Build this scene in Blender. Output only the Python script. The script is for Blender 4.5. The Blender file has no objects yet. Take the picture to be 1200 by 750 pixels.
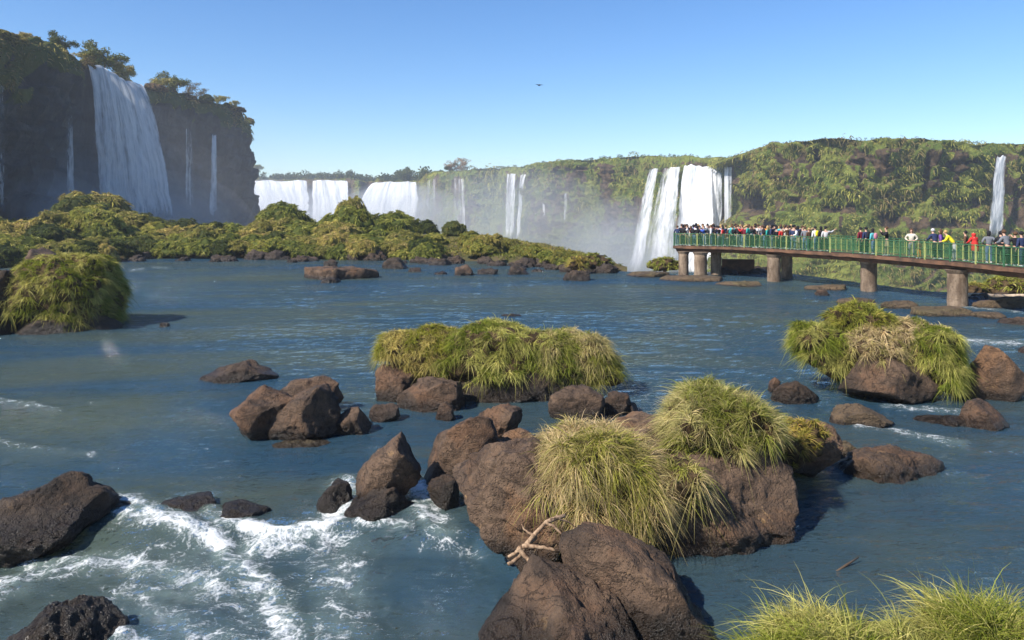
import bpy, bmesh, math, random
import numpy as np
from math import radians as RAD, pi as PI
random.seed(7); RNG = np.random.default_rng(7)
F, HC, H0 = 900.0, 5.1, 249.0           # focal length in photo pixels, eye height, horizon row
scene = bpy.context.scene
COL = scene.collection

# ------------------------------------------------------------------ basics
def W(px, py, Y):                         # a photo pixel at a known distance -> world point
    return np.array([(px-600)*Y/F, Y, HC-(py-H0)*Y/F])
def YW(py, z=0.0): return F*(HC-z)/(py-H0)
def G(px, py, z=0.0):                     # a photo pixel on the plane z
    Y = YW(py, z); return np.array([(px-600)*Y/F, Y, z])

def h3(ix, iy, iz, seed):
    h = (ix.astype(np.int64)*374761393 + iy.astype(np.int64)*668265263 + iz.astype(np.int64)*2147483647 + seed*974711) & 0xffffffff
    h = ((h ^ (h >> 13))*1274126177) & 0xffffffff
    h = ((h ^ (h >> 16))*2246822519) & 0xffffffff
    return ((h ^ (h >> 15)) & 0xffffff)/float(0xffffff)
def vnoise(p, seed=0):
    p = np.asarray(p, dtype=float); i = np.floor(p).astype(np.int64); f = p-i
    u = f*f*f*(f*(f*6-15)+10); r = 0
    for a in (0, 1):
        wa = u[:,0] if a else 1-u[:,0]
        for b in (0, 1):
            wb = u[:,1] if b else 1-u[:,1]
            for c in (0, 1):
                wc = u[:,2] if c else 1-u[:,2]
                r = r + wa*wb*wc*h3(i[:,0]+a, i[:,1]+b, i[:,2]+c, seed)
    return r
def fbm(p, o=4, seed=0, g=.5):
    p = np.asarray(p, dtype=float); s = 0; a = 1; t = 0
    for k in range(o):
        s = s+a*(vnoise(p*2**k+17.3*k, seed+k)*2-1); t += a; a *= g
    return s/t
def ridge(p, o=4, seed=0):
    s = 0; a = 1; t = 0
    for k in range(o):
        s = s+a*(1-np.abs(vnoise(p*2**k+11.1*k, seed+k)*2-1)*2); t += a; a *= .5
    return s/t
def worley(p, seed=0):                    # distance to the nearest feature point
    i = np.floor(p).astype(np.int64); best = np.full(len(p), 9.)
    for a in (-1,0,1):
        for b in (-1,0,1):
            for c in (-1,0,1):
                q = i+np.array([a,b,c])
                fx = q[:,0]+h3(q[:,0],q[:,1],q[:,2],seed); fy = q[:,1]+h3(q[:,0],q[:,1],q[:,2],seed+5); fz = q[:,2]+h3(q[:,0],q[:,1],q[:,2],seed+9)
                d = (fx-p[:,0])**2+(fy-p[:,1])**2+(fz-p[:,2])**2
                best = np.minimum(best, d)
    return np.sqrt(best)
def sstep(a, b, x):
    t = np.clip((x-a)/(b-a), 0, 1); return t*t*(3-2*t)
def nrm(v): return v/np.maximum(np.linalg.norm(v, axis=-1, keepdims=True), 1e-9)

def tag(o, label=None, cat=None, group=None, kind=None):
    if label: o['label'] = label
    if cat: o['category'] = cat
    if group: o['group'] = group
    if kind: o['kind'] = kind
    return o
def raw_mesh(name, V, Fc, mats=(), smooth=False, col=None, attrs=None, mi=None):
    V = np.asarray(V, dtype=np.float32); me = bpy.data.meshes.new(name)
    if isinstance(Fc, np.ndarray):
        k = Fc.shape[1]; n = len(Fc)
        me.vertices.add(len(V)); me.vertices.foreach_set('co', V.ravel())
        me.loops.add(n*k); me.loops.foreach_set('vertex_index', Fc.astype(np.int32).ravel())
        me.polygons.add(n); me.polygons.foreach_set('loop_start', (np.arange(n)*k).astype(np.int32))
    else:
        me.from_pydata([tuple(v) for v in V], [], Fc)
    me.update(calc_edges=True)
    if smooth: me.polygons.foreach_set('use_smooth', np.ones(len(me.polygons), dtype=bool))
    if mi is not None: me.polygons.foreach_set('material_index', np.asarray(mi, dtype=np.int32))
    for m in (mats if isinstance(mats, (list, tuple)) else [mats]): me.materials.append(m)
    if col is not None:
        a = me.color_attributes.new('Col', 'FLOAT_COLOR', 'POINT')
        c = np.ones((len(V), 4), dtype=np.float32); c[:, :3] = col; a.data.foreach_set('color', c.ravel())
    for k, v in (attrs or {}).items():
        v = np.asarray(v, dtype=np.float32)
        if v.ndim == 2:
            a = me.attributes.new(k, 'FLOAT_VECTOR', 'POINT'); a.data.foreach_set('vector', v.ravel())
        else:
            a = me.attributes.new(k, 'FLOAT', 'POINT'); a.data.foreach_set('value', v.ravel())
    return me
def obj(name, me, parent=None, loc=None):
    o = bpy.data.objects.new(name, me); COL.objects.link(o)
    if parent is not None: o.parent = parent
    if loc is not None: o.location = tuple(float(c) for c in loc)
    return o
def placed(name, V, Fc, mats, parent=None, origin=None, **kw):   # mesh whose origin sits at its own base
    V = np.asarray(V, dtype=float)
    if origin is None and parent is None: origin = np.array([V[:,0].mean(), V[:,1].mean(), V[:,2].min()])
    if origin is None: origin = np.zeros(3)
    return obj(name, raw_mesh(name, V-origin, Fc, mats, **kw), parent, origin if parent is None or np.any(origin) else None)
def thing(name, loc, label, cat, group=None, rz=0):
    o = bpy.data.objects.new(name, None); COL.objects.link(o); o.empty_display_size = .3
    o.location = tuple(float(c) for c in loc); o.rotation_euler = (0, 0, rz); return tag(o, label, cat, group)
def grid_faces(nr, nc):
    r, c = np.meshgrid(np.arange(nr-1), np.arange(nc-1), indexing='ij'); a = (r*nc+c).ravel()
    return np.stack([a, a+1, a+nc+1, a+nc], 1)

# ------------------------------------------------------------------ materials
class NT:
    def __init__(s, name):
        s.m = bpy.data.materials.new(name); s.m.use_nodes = True; s.t = s.m.node_tree
        for n in list(s.t.nodes): s.t.nodes.remove(n)
        s.out = s.n('ShaderNodeOutputMaterial')
    def n(s, typ, **kw):
        x = s.t.nodes.new(typ)
        for k, v in kw.items():
            if k.startswith('i_'):
                key = k[2:].replace('_', ' '); x.inputs[key].default_value = v
            else: setattr(x, k, v)
        return x
    def l(s, a, b): s.t.links.new(a, b)
    def val(s, v):
        x = s.n('ShaderNodeValue'); x.outputs[0].default_value = v; return x.outputs[0]
    def math(s, op, a, b=None, clamp=False):
        x = s.n('ShaderNodeMath', operation=op); x.use_clamp = clamp
        for i, q in enumerate((a, b)):
            if q is None: continue
            if isinstance(q, (int, float)): x.inputs[i].default_value = q
            else: s.l(q, x.inputs[i])
        return x.outputs[0]
    def noise(s, vec, scale, detail=4, rough=.5, dist=0, w=None):
        x = s.n('ShaderNodeTexNoise'); x.inputs['Scale'].default_value = scale; x.inputs['Detail'].default_value = detail
        x.inputs['Roughness'].default_value = rough; x.inputs['Distortion'].default_value = dist
        if vec is not None: s.l(vec, x.inputs['Vector'])
        return x.outputs['Fac']
    def mapping(s, vec, scale=(1,1,1), rot=(0,0,0), loc=(0,0,0)):
        x = s.n('ShaderNodeMapping'); x.inputs['Scale'].default_value = scale; x.inputs['Rotation'].default_value = rot; x.inputs['Location'].default_value = loc
        s.l(vec, x.inputs['Vector']); return x.outputs[0]
    def ramp(s, fac, stops, interp='LINEAR'):
        x = s.n('ShaderNodeValToRGB'); cr = x.color_ramp; cr.interpolation = interp
        while len(cr.elements) < len(stops): cr.elements.new(.5)
        for e, (p, c) in zip(cr.elements, stops):
            e.position = p; e.color = (c, c, c, 1) if isinstance(c, (int, float)) else (*c, 1)
        s.l(fac, x.inputs[0]); return x.outputs[0]
    def rng(s, fac, a, b, c=0, d=1):
        x = s.n('ShaderNodeMapRange'); x.interpolation_type = 'SMOOTHSTEP'
        for i, v in zip((1,2,3,4), (a,b,c,d)): x.inputs[i].default_value = v
        s.l(fac, x.inputs[0]); return x.outputs[0]
    def mix(s, fac, a, b, mode='MIX'):
        x = s.n('ShaderNodeMix', data_type='RGBA', blend_type=mode)
        if isinstance(fac, (int, float)): x.inputs[0].default_value = fac
        else: s.l(fac, x.inputs[0])
        for i, q in ((6, a), (7, b)):
            if isinstance(q, tuple): x.inputs[i].default_value = (*q, 1)
            else: s.l(q, x.inputs[i])
        return x.outputs[2]
    def bump(s, h, strength=.5, dist=.1, normal=None):
        x = s.n('ShaderNodeBump'); x.inputs['Strength'].default_value = strength; x.inputs['Distance'].default_value = dist
        s.l(h, x.inputs['Height'])
        if normal is not None: s.l(normal, x.inputs['Normal'])
        return x.outputs[0]
    def bsdf(s, color, rough=.8, normal=None, spec=.3, **kw):
        x = s.n('ShaderNodeBsdfPrincipled')
        if isinstance(color, tuple): x.inputs['Base Color'].default_value = (*color, 1)
        else: s.l(color, x.inputs['Base Color'])
        if isinstance(rough, (int, float)): x.inputs['Roughness'].default_value = rough
        else: s.l(rough, x.inputs['Roughness'])
        if isinstance(spec, (int, float)): x.inputs['Specular IOR Level'].default_value = spec
        else: s.l(spec, x.inputs['Specular IOR Level'])
        if normal is not None: s.l(normal, x.inputs['Normal'])
        for k, v in kw.items(): x.inputs[k].default_value = v
        return x.outputs[0]
    def end(s, sh, vol=None):
        if sh is not None: s.l(sh, s.out.inputs['Surface'])
        if vol is not None: s.l(vol, s.out.inputs['Volume'])
        return s.m

def mat_rock(name, dark, light, warm, lichen=.25, wet=.40, scale=1.0):
    n = NT(name); geo = n.n('ShaderNodeNewGeometry'); P = geo.outputs['Position']
    a = n.noise(P, 1.1*scale, 6, .62, .4); b = n.noise(P, 7*scale, 6, .7); c = n.noise(P, 36*scale, 4, .7)
    base = n.mix(n.rng(a, .36, .64), dark, light)
    base = n.mix(n.rng(n.noise(P, .7*scale, 5, .6, .8), .48, .66), base, warm)
    base = n.mix(n.rng(b, .42, .70, 0, .55), base, tuple(x*.55 for x in dark))
    li = n.math('MULTIPLY', n.rng(n.noise(n.mapping(P, loc=(9,4,2)), 2.6*scale, 7, .72, .6), .60, .66), n.rng(n.noise(P, .9*scale, 2), .42, .62))
    base = n.mix(n.math('MULTIPLY', li, lichen*2.4, True), base, (.36, .22, .10))
    sp = n.rng(n.noise(n.mapping(P, loc=(3,1,7)), 15*scale, 4, .8), .66, .72)
    base = n.mix(n.math('MULTIPLY', sp, lichen), base, (.30, .27, .22))
    base = n.mix(n.rng(c, .35, .7, 0, .35), base, (.02, .015, .012))
    sep = n.n('ShaderNodeSeparateXYZ'); n.l(P, sep.inputs[0])
    zz = n.math('ADD', sep.outputs[2], n.math('MULTIPLY', n.math('SUBTRACT', b, .5), .35))
    w = n.rng(zz, wet*.25, wet, 1, 0)
    base = n.mix(n.math('MULTIPLY', w, .86), base, (.018, .013, .009))
    rough = n.rng(w, 0, 1, .86, .32)
    hgt = n.math('ADD', n.math('MULTIPLY', b, 1.0), n.math('MULTIPLY', c, .35))
    pit = n.n('ShaderNodeTexVoronoi'); pit.inputs['Scale'].default_value = 22*scale; n.l(P, pit.inputs['Vector'])
    hgt = n.math('ADD', hgt, n.math('MULTIPLY', n.rng(pit.outputs['Distance'], .0, .45), .22))
    cr = n.noise(n.mapping(P, scale=(1,1,1.6), rot=(.4,.3,.2)), 1.6*scale, 5, .6, 1.2)
    hgt = n.math('ADD', hgt, n.math('MULTIPLY', n.rng(n.math('ABSOLUTE', n.math('SUBTRACT', cr, .5)), 0, .018), .45))
    nm = n.bump(hgt, 1.0, .085/scale)
    return n.end(n.bsdf(base, rough, nm, .35))
M = {}
M['rock'] = mat_rock('basalt', (.046,.030,.020), (.140,.088,.054), (.155,.084,.045), .20)
M['rock_warm'] = mat_rock('basalt_with_lichen', (.066,.040,.026), (.165,.106,.066), (.195,.105,.052), .50)
M['rock_dark'] = mat_rock('wet_basalt', (.022,.016,.011), (.070,.048,.032), (.080,.046,.024), .12, .55)
M['rock_far'] = mat_rock('river_rock', (.035,.026,.021), (.075,.054,.040), (.09,.056,.034), .1, .35, .35)
M['ledge'] = mat_rock('shallow_ledge', (.085,.060,.036), (.15,.10,.055), (.13,.10,.045), .1, .12, .5)

def mat_leaf(name, trans=.32, rough=.65, spec=.10, var=.10):
    n = NT(name); at = n.n('ShaderNodeAttribute', attribute_name='Col')
    oi = n.n('ShaderNodeObjectInfo')
    hs = n.n('ShaderNodeHueSaturation'); n.l(at.outputs['Color'], hs.inputs['Color'])
    n.l(n.rng(oi.outputs['Random'], 0, 1, .482, .512), hs.inputs['Hue']); n.l(n.rng(oi.outputs['Random'], 0, 1, 1+var, 1-var), hs.inputs['Value'])
    p = n.bsdf(hs.outputs[0], rough, None, spec)
    t = n.n('ShaderNodeBsdfTranslucent'); n.l(hs.outputs[0], t.inputs['Color'])
    m = n.n('ShaderNodeMixShader'); m.inputs[0].default_value = trans; n.l(p, m.inputs[1]); n.l(t.outputs[0], m.inputs[2])
    return n.end(m.outputs[0])
M['leaf'] = mat_leaf('grass_blades')
M['leaf_far'] = mat_leaf('foliage', .25, .7, .12, .28)

def mat_soil():
    n = NT('root_soil'); P = n.n('ShaderNodeNewGeometry').outputs['Position']
    b = n.noise(P, 5, 6, .7)
    return n.end(n.bsdf(n.mix(n.rng(b,.35,.65), (.030,.020,.012), (.09,.060,.030)), .95, n.bump(b, 1, .1), .1))
M['soil'] = mat_soil()

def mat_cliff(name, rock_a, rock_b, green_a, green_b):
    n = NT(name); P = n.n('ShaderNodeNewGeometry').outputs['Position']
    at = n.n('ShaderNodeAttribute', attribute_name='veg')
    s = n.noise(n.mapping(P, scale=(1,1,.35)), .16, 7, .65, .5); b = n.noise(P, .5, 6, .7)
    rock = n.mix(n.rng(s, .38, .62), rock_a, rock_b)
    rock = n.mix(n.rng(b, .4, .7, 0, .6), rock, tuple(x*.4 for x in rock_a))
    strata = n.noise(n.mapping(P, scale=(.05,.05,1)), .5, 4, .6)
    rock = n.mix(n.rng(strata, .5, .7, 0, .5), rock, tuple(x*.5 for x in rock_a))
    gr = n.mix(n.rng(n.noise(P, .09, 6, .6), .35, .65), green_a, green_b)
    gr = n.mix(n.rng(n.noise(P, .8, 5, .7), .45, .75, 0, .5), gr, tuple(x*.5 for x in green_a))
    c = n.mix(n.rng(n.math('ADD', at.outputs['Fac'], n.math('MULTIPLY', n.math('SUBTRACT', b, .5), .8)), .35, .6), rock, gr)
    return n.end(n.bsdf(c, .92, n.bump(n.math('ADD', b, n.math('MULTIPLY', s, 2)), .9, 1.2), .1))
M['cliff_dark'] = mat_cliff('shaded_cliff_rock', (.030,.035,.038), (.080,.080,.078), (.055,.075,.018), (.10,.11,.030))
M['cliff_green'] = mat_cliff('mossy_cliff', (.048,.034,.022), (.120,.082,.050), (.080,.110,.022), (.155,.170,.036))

def mat_fall(name, lo, hi):
    n = NT(name); at = n.n('ShaderNodeAttribute', attribute_name='st'); V = at.outputs['Vector']
    ed = n.n('ShaderNodeAttribute', attribute_name='edge').outputs['Fac']
    a = n.noise(n.mapping(V, scale=(1,.07,1)), .42, 7, .66, .5); b = n.noise(n.mapping(V, scale=(1,.18,1)), 1.5, 4, .6)
    body = n.math('ADD', n.math('MULTIPLY', a, .7), n.math('MULTIPLY', b, .3))
    col = n.mix(n.rng(body, .38, .60), (.46,.50,.54), (.80,.81,.82))
    d = n.bsdf(col, .7, n.bump(body, .9, 1.6), .2)
    t = n.n('ShaderNodeBsdfTranslucent'); n.l(col, t.inputs['Color'])
    m1 = n.n('ShaderNodeMixShader'); m1.inputs[0].default_value = .3; n.l(d, m1.inputs[1]); n.l(t.outputs[0], m1.inputs[2])
    tr = n.n('ShaderNodeBsdfTransparent')
    al = n.rng(n.math('SUBTRACT', n.math('ADD', body, n.math('MULTIPLY', ed, .9)), .9), lo, hi)
    m2 = n.n('ShaderNodeMixShader'); n.l(al, m2.inputs[0]); n.l(tr.outputs[0], m2.inputs[1]); n.l(m1.outputs[0], m2.inputs[2])
    return n.end(m2.outputs[0])
M['fall'] = mat_fall('falling_water', .20, .48)
M['fall_mid'] = mat_fall('falling_water_with_gaps', .30, .58)
M['fall_thin'] = mat_fall('thin_falling_water', .40, .72)

def mat_water():
    n = NT('river_water'); geo = n.n('ShaderNodeNewGeometry'); P = geo.outputs['Position']
    foam = n.n('ShaderNodeAttribute', attribute_name='foam').outputs['Fac']
    calm = n.n('ShaderNodeAttribute', attribute_name='calm').outputs['Fac']
    # ripples: long crests across the view, with calmer and rougher patches
    r1 = n.noise(n.mapping(P, scale=(.38,1,1), rot=(0,0,RAD(6))), 1.7, 4, .6, .6)
    r2 = n.noise(n.mapping(P, scale=(.55,1,1), rot=(0,0,RAD(-11))), 5.5, 4, .62, .4)
    r3 = n.noise(P, 19, 3, .6, .3)
    patch = n.rng(n.noise(n.mapping(P, scale=(.35,1,1)), .11, 4, .6, .7), .36, .66, .45, 1.25)
    r0 = n.noise(n.mapping(P, scale=(.42,1,1), rot=(0,0,RAD(4))), .75, 6, .66, .4)
    h = n.math('ADD', n.math('MULTIPLY', r0, 2.0), n.math('ADD', n.math('MULTIPLY', r1, 1.35), n.math('ADD', n.math('MULTIPLY', r2, .62), n.math('MULTIPLY', r3, .07))))
    nm = n.bump(n.math('MULTIPLY', h, n.math('MULTIPLY', patch, calm)), .9, .42)
    murk_sky_tint = n.mix(n.rng(n.noise(n.mapping(P, scale=(.4,1,1)), .16, 5, .6, 1.0), .38, .66), (.034,.086,.136), (.080,.110,.092))  # murky water colour, its blue raised to paint in sky reflection
    murk_sky_tint = n.mix(n.rng(foam, .05, .9, 0, .65), murk_sky_tint, (.27,.36,.33)); df = n.n('ShaderNodeBsdfDiffuse'); n.l(murk_sky_tint, df.inputs['Color'])
    tp = n.n('ShaderNodeBsdfTransparent'); tp.inputs['Color'].default_value = (.62,.72,.60,1)
    m0 = n.n('ShaderNodeMixShader'); m0.inputs[0].default_value = .50; n.l(tp.outputs[0], m0.inputs[1]); n.l(df.outputs[0], m0.inputs[2])
    gl = n.n('ShaderNodeBsdfGlossy'); gl.inputs['Roughness'].default_value = .035; n.l(nm, gl.inputs['Normal']); gl.inputs['Color'].default_value = (1,1,1,1)
    fr = n.n('ShaderNodeFresnel'); fr.inputs['IOR'].default_value = 1.333; n.l(nm, fr.inputs['Normal'])
    m1 = n.n('ShaderNodeMixShader'); n.l(fr.outputs[0], m1.inputs[0]); n.l(m0.outputs[0], m1.inputs[1]); n.l(gl.outputs[0], m1.inputs[2])
    # foam
    w = n.noise(P, 1.0, 3, .6); 
    vadd = n.n('ShaderNodeVectorMath', operation='ADD'); wn = n.n('ShaderNodeTexNoise'); wn.inputs['Scale'].default_value = 1.1; wn.inputs['Detail'].default_value = 3; n.l(P, wn.inputs['Vector'])
    vs = n.n('ShaderNodeVectorMath', operation='SCALE'); n.l(wn.outputs['Color'], vs.inputs[0]); vs.inputs['Scale'].default_value = 1.3
    n.l(P, vadd.inputs[0]); n.l(vs.outputs[0], vadd.inputs[1])
    f1 = n.noise(n.mapping(vadd.outputs[0], scale=(.8,1.2,1), rot=(0,0,RAD(-20))), 2.8, 9, .74, .15)
    vo = n.n('ShaderNodeTexVoronoi'); vo.feature = 'DISTANCE_TO_EDGE'; vo.inputs['Scale'].default_value = 5.0; n.l(vadd.outputs[0], vo.inputs['Vector'])
    f1 = n.math('ADD', f1, n.rng(vo.outputs['Distance'], 0, .14, .05, -.02))
    f2 = n.noise(P, 26, 4, .7)
    fl_ = n.noise(n.mapping(vadd.outputs[0], scale=(.7,1.1,1)), 1.3, 4, .6, .8)
    fm = n.math('ADD', n.math('ADD', f1, n.math('MULTIPLY', f2, .44)), n.math('MULTIPLY', n.math('MULTIPLY', foam, n.rng(fl_, .25, .62, .35, 1.15)), .40))
    mask = n.math('MULTIPLY', n.rng(fm, .87, 1.13, 0, .92), n.rng(foam, .02, .3))
    fd = n.bsdf((.68,.70,.70), .55, n.bump(fm, .8, .06), .3)
    m2 = n.n('ShaderNodeMixShader'); n.l(mask, m2.inputs[0]); n.l(m1.outputs[0], m2.inputs[1]); n.l(fd, m2.inputs[2])
    return n.end(m2.outputs[0])
M['water'] = mat_water()

def mat_simple(name, col, rough=.6, spec=.3, nscale=0, namt=.3, col2=None, bump=0, **kw):
    n = NT(name)
    if nscale:
        P = n.n('ShaderNodeNewGeometry').outputs['Position']; b = n.noise(P, nscale, 6, .65)
        c = n.mix(n.rng(b, .35, .65), col, col2 or tuple(x*(1-namt) for x in col))
        return n.end(n.bsdf(c, rough, n.bump(b, bump, .05) if bump else None, spec, **kw))
    return n.end(n.bsdf(col, rough, None, spec, **kw))
M['bed'] = mat_simple('river_bed', (.075,.070,.035), .9, .1, .6, col2=(.035,.042,.026))
def mat_concrete():
    n = NT('weathered_concrete'); P = n.n('ShaderNodeNewGeometry').outputs['Position']
    a = n.noise(n.mapping(P, scale=(1,1,.35)), 1.6, 6, .7); b = n.noise(P, 9, 5, .7)
    c = n.mix(n.rng(a, .35, .62), (.25,.19,.135), (.10,.070,.048)); c = n.mix(n.rng(b, .5, .72, 0, .7), c, (.05,.035,.022))
    return n.end(n.bsdf(c, .9, n.bump(b, .6, .05), .15))
M['concrete'] = mat_concrete()
M['slab'] = mat_simple('rust_stained_concrete', (.15,.080,.048), .9, .1, 1.3, col2=(.07,.045,.032), bump=.5)
M['green'] = mat_simple('green_painted_steel', (.045,.135,.062), .5, .4, 3, .4)
M['post'] = mat_simple('faded_yellow_green_paint', (.36,.38,.13), .55, .35, 4, col2=(.24,.28,.10))
def mat_net():
    n = NT('green_wire_mesh'); tr = n.n('ShaderNodeBsdfTransparent'); d = n.bsdf((.030,.105,.046), .6, None, .2)
    m = n.n('ShaderNodeMixShader'); m.inputs[0].default_value = .24; n.l(tr.outputs[0], m.inputs[1]); n.l(d, m.inputs[2]); return n.end(m.outputs[0])
M['net'] = mat_net()
M['wood'] = mat_simple('bleached_driftwood', (.36,.25,.16), .9, .1, 14, col2=(.13,.08,.05), bump=.5)
M['log'] = mat_simple('pale_log', (.50,.40,.29), .85, .2, 4, col2=(.30,.22,.15), bump=.4)
M['bark'] = mat_simple('bark', (.12,.085,.06), .9, .1, 3, .5)
M['bird'] = mat_simple('black_feathers', (.02,.018,.018), .7, .2)
M['skin'] = mat_simple('skin', (.46,.27,.19), .6, .3)
CL = dict(black=(.018,.018,.022), navy=(.028,.040,.095), blue=(.05,.10,.42), grey=(.16,.17,.19), white=(.72,.72,.73), teal=(.03,.30,.26), red=(.52,.035,.03),
          pink=(.55,.22,.28), yellow=(.70,.62,.03), orange=(.62,.24,.04), maroon=(.16,.015,.03), khaki=(.30,.25,.16), denim=(.10,.15,.26), cream=(.60,.55,.45), green=(.06,.20,.07),
          brown=(.10,.055,.032), turquoise=(.10,.42,.45), purple=(.14,.06,.26), silver=(.50,.50,.50), blond=(.42,.28,.12))
for k, c in CL.items(): M['c_'+k] = mat_simple('cloth_'+k, c, .85, .15, 20, .25)

# ------------------------------------------------------------------ rocks
ICO = {}
def ico(n):
    if n not in ICO:
        bm = bmesh.new(); bmesh.ops.create_icosphere(bm, subdivisions=n, radius=1)
        ICO[n] = (np.array([v.co[:] for v in bm.verts]), np.array([[v.index for v in f.verts] for f in bm.faces])); bm.free()
    return ICO[n]
def star(poly, Yc, depth, sub, p=2.5, cen=None, smooth=0):
    pts = np.array([W(a, b, Yc)[[0, 2]] for a, b in poly]); c = (pts.min(0)+pts.max(0))/2 if cen is None else W(cen[0], cen[1], Yc)[[0,2]]
    q = np.concatenate([pts[i]+(pts[(i+1) % len(pts)]-pts[i])*np.linspace(0, 1, 24, endpoint=False)[:, None] for i in range(len(pts))])-c
    th = np.arctan2(q[:,1], q[:,0]); r = np.hypot(q[:,0], q[:,1]); o = np.argsort(th); th, r = th[o], r[o]
    tt = np.linspace(-PI, PI, 721); rr = np.interp(tt, th, r, period=2*PI)
    k = np.ones(13)/13; rr = np.convolve(np.concatenate([rr[-7:-1], rr, rr[1:7]]), k, 'valid')
    U, Fc = ico(sub); a = np.hypot(U[:,0], U[:,2]); R = np.interp(np.arctan2(U[:,2], U[:,0]), tt, rr)
    rad = ((a/R)**p+(np.abs(U[:,1])/depth)**p)**(-1/p)
    return U*rad[:, None], U, Fc, np.array([c[0], Yc, c[1]]), rr.mean()
def rock(poly, Yf, label, depth=None, sub=5, mat='rock', rough=.10, seed=None, facets=9, p=2.6, group=None, push=.72, name='boulder', cat='boulder', angular=True, cen=None):
    """poly: outline above and at the water in photo pixels; Yf: distance of its front waterline"""
    rough *= 1.35; seed = RNG.integers(1e6) if seed is None else seed; rg = np.random.default_rng(seed)
    w = (max(a for a, b in poly)-min(a for a, b in poly))*Yf/F; depth = depth or w*.42; Yc = Yf+depth*push
    lo = max(b for a, b in poly); po = [(a, b+(lo-b < 4)*6) for a, b in poly]
    V, U, Fc, c, size = star(po, Yc, depth, sub, p, cen)
    for k in range(facets):
        n = nrm(np.array([rg.normal()*.8, -abs(rg.normal())*1.1+(.0 if k % 3 else 1.2), rg.normal()*.55+.3])); h = (V@n).max()*rg.uniform(.60, .84)
        d = V@n-h; V = V-n*(np.maximum(d, 0)*.93)[:, None]
    S = max(size, .3); Pn = (V+c)/S
    disp = fbm(Pn*1.3, 3, seed % 991)*rough*1.0+ridge(Pn*2.4, 5, seed % 883)*rough*.5-rough*.15+fbm(Pn*6, 5, seed % 313, .66)*rough*.62+ridge(Pn*np.array([5,5,9]), 3, seed % 515)*rough*.16
    if angular:
        wv = worley(Pn*1.4+.35*np.stack([fbm(Pn*2+q, 3, seed % 91+q) for q in range(3)], 1), seed % 77); disp += -np.minimum(wv, .62)*rough*1.5+rough*.6-sstep(.0,.05,.04-np.abs(fbm(Pn*1.7, 4, seed % 411)))*rough*.35
    V = V+nrm(V)*(disp*S)[:, None]
    o = placed(name, V+c, Fc, M[mat], smooth=True)
    return tag(o, label, cat, group)
def box(px0, py0, px1, py1, j=.12, n=9):   # rounded irregular outline in a pixel box
    rg = np.random.default_rng(int(px0*7+py0)); cx, cy, a, b = (px0+px1)/2, (py0+py1)/2, (px1-px0)/2, (py1-py0)/2
    out = []
    for k in range(n):
        t = 2*PI*(k+rg.uniform(-.25,.25))/n; s = 1+rg.uniform(-j, j)
        e = .75
        out.append((cx+a*s*np.sign(math.cos(t))*abs(math.cos(t))**e, cy+b*s*np.sign(math.sin(t))*abs(math.sin(t))**e))
    return out

# ------------------------------------------------------------------ grass and leaves
PAL = dict(
  fresh=[(.190,.215,.024),(.32,.31,.050),(.50,.42,.15),(.095,.130,.018)],
  straw=[(.25,.26,.045),(.42,.34,.14),(.48,.38,.20),(.13,.16,.024)],
  gold=[(.26,.24,.04),(.36,.28,.07),(.15,.16,.03),(.38,.24,.10)],
  bush=[(.215,.225,.036),(.33,.31,.065),(.090,.110,.018),(.46,.39,.14)],
  olive=[(.27,.245,.052),(.40,.33,.10),(.120,.120,.024),(.44,.32,.16)],
  dark=[(.080,.100,.020),(.135,.145,.032),(.040,.054,.012),(.20,.175,.055)],
  dry=[(.19,.125,.060),(.24,.17,.085),(.12,.090,.040),(.17,.155,.045)])
def blades(P, Nn, L, w, droop, pal, rg, K=4, up=.8, spread=.45, wts=(.35,.3,.2,.15), wind=(0,0,0), patch=1.0, tc=None):
    n = len(P); d0 = nrm(Nn+np.array([0,0,up])+rg.normal(size=(n,3))*spread+np.array(wind))
    Ls = L*rg.uniform(.55, 1.15, n); side = nrm(np.cross(d0, rg.normal(size=(n,3)))); dr = droop*rg.uniform(.6,1.4,n)
    out = nrm(np.stack([d0[:,0], d0[:,1], np.zeros(n)], 1)+1e-6)
    V = np.empty((n, K+1, 2, 3)); 
    for k in range(K+1):
        t = k/K; c = P+(d0*(t*Ls)[:,None])+out*(.25*dr*Ls*t*t)[:,None]; c[:,2] -= dr*Ls*t*t
        ww = w*(1-t**1.6*.9)*.5*rg.uniform(.7,1.3,n) if k == 0 else w*(1-t**1.6*.9)*.5
        V[:,k,0] = c-side*(ww*np.ones(n))[:,None]; V[:,k,1] = c+side*(ww*np.ones(n))[:,None]
    base = (np.arange(n)*(K+1)*2)[:,None]; fs = []
    for k in range(K): fs.append(np.concatenate([base+2*k, base+2*k+1, base+2*k+3, base+2*k+2], 1))
    Fc = np.stack(fs, 1).reshape(-1, 4)
    pal = np.array(pal); pw = np.array(wts, float)
    q = fbm(P/(patch*max(float(np.mean(L)),.2)*1.6), 3, 5)*.9
    idx = np.clip(rg.choice(4, n, p=pw/pw.sum()), 0, 3)
    if tc is not None: idx = np.where(rg.random(n) < .5, tc[0], idx)
    c = pal[idx]*rg.uniform(.75,1.25,(n,1))
    c2 = pal[np.where(q > 0, 2, 0)]; c = c*(.55)+c2*.45
    c = c*(1+q[:,None]*.35)
    if tc is not None: c = c*tc[1][:,None]
    C = np.repeat(c, (K+1)*2, axis=0)
    return V.reshape(-1,3), Fc, C
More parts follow.
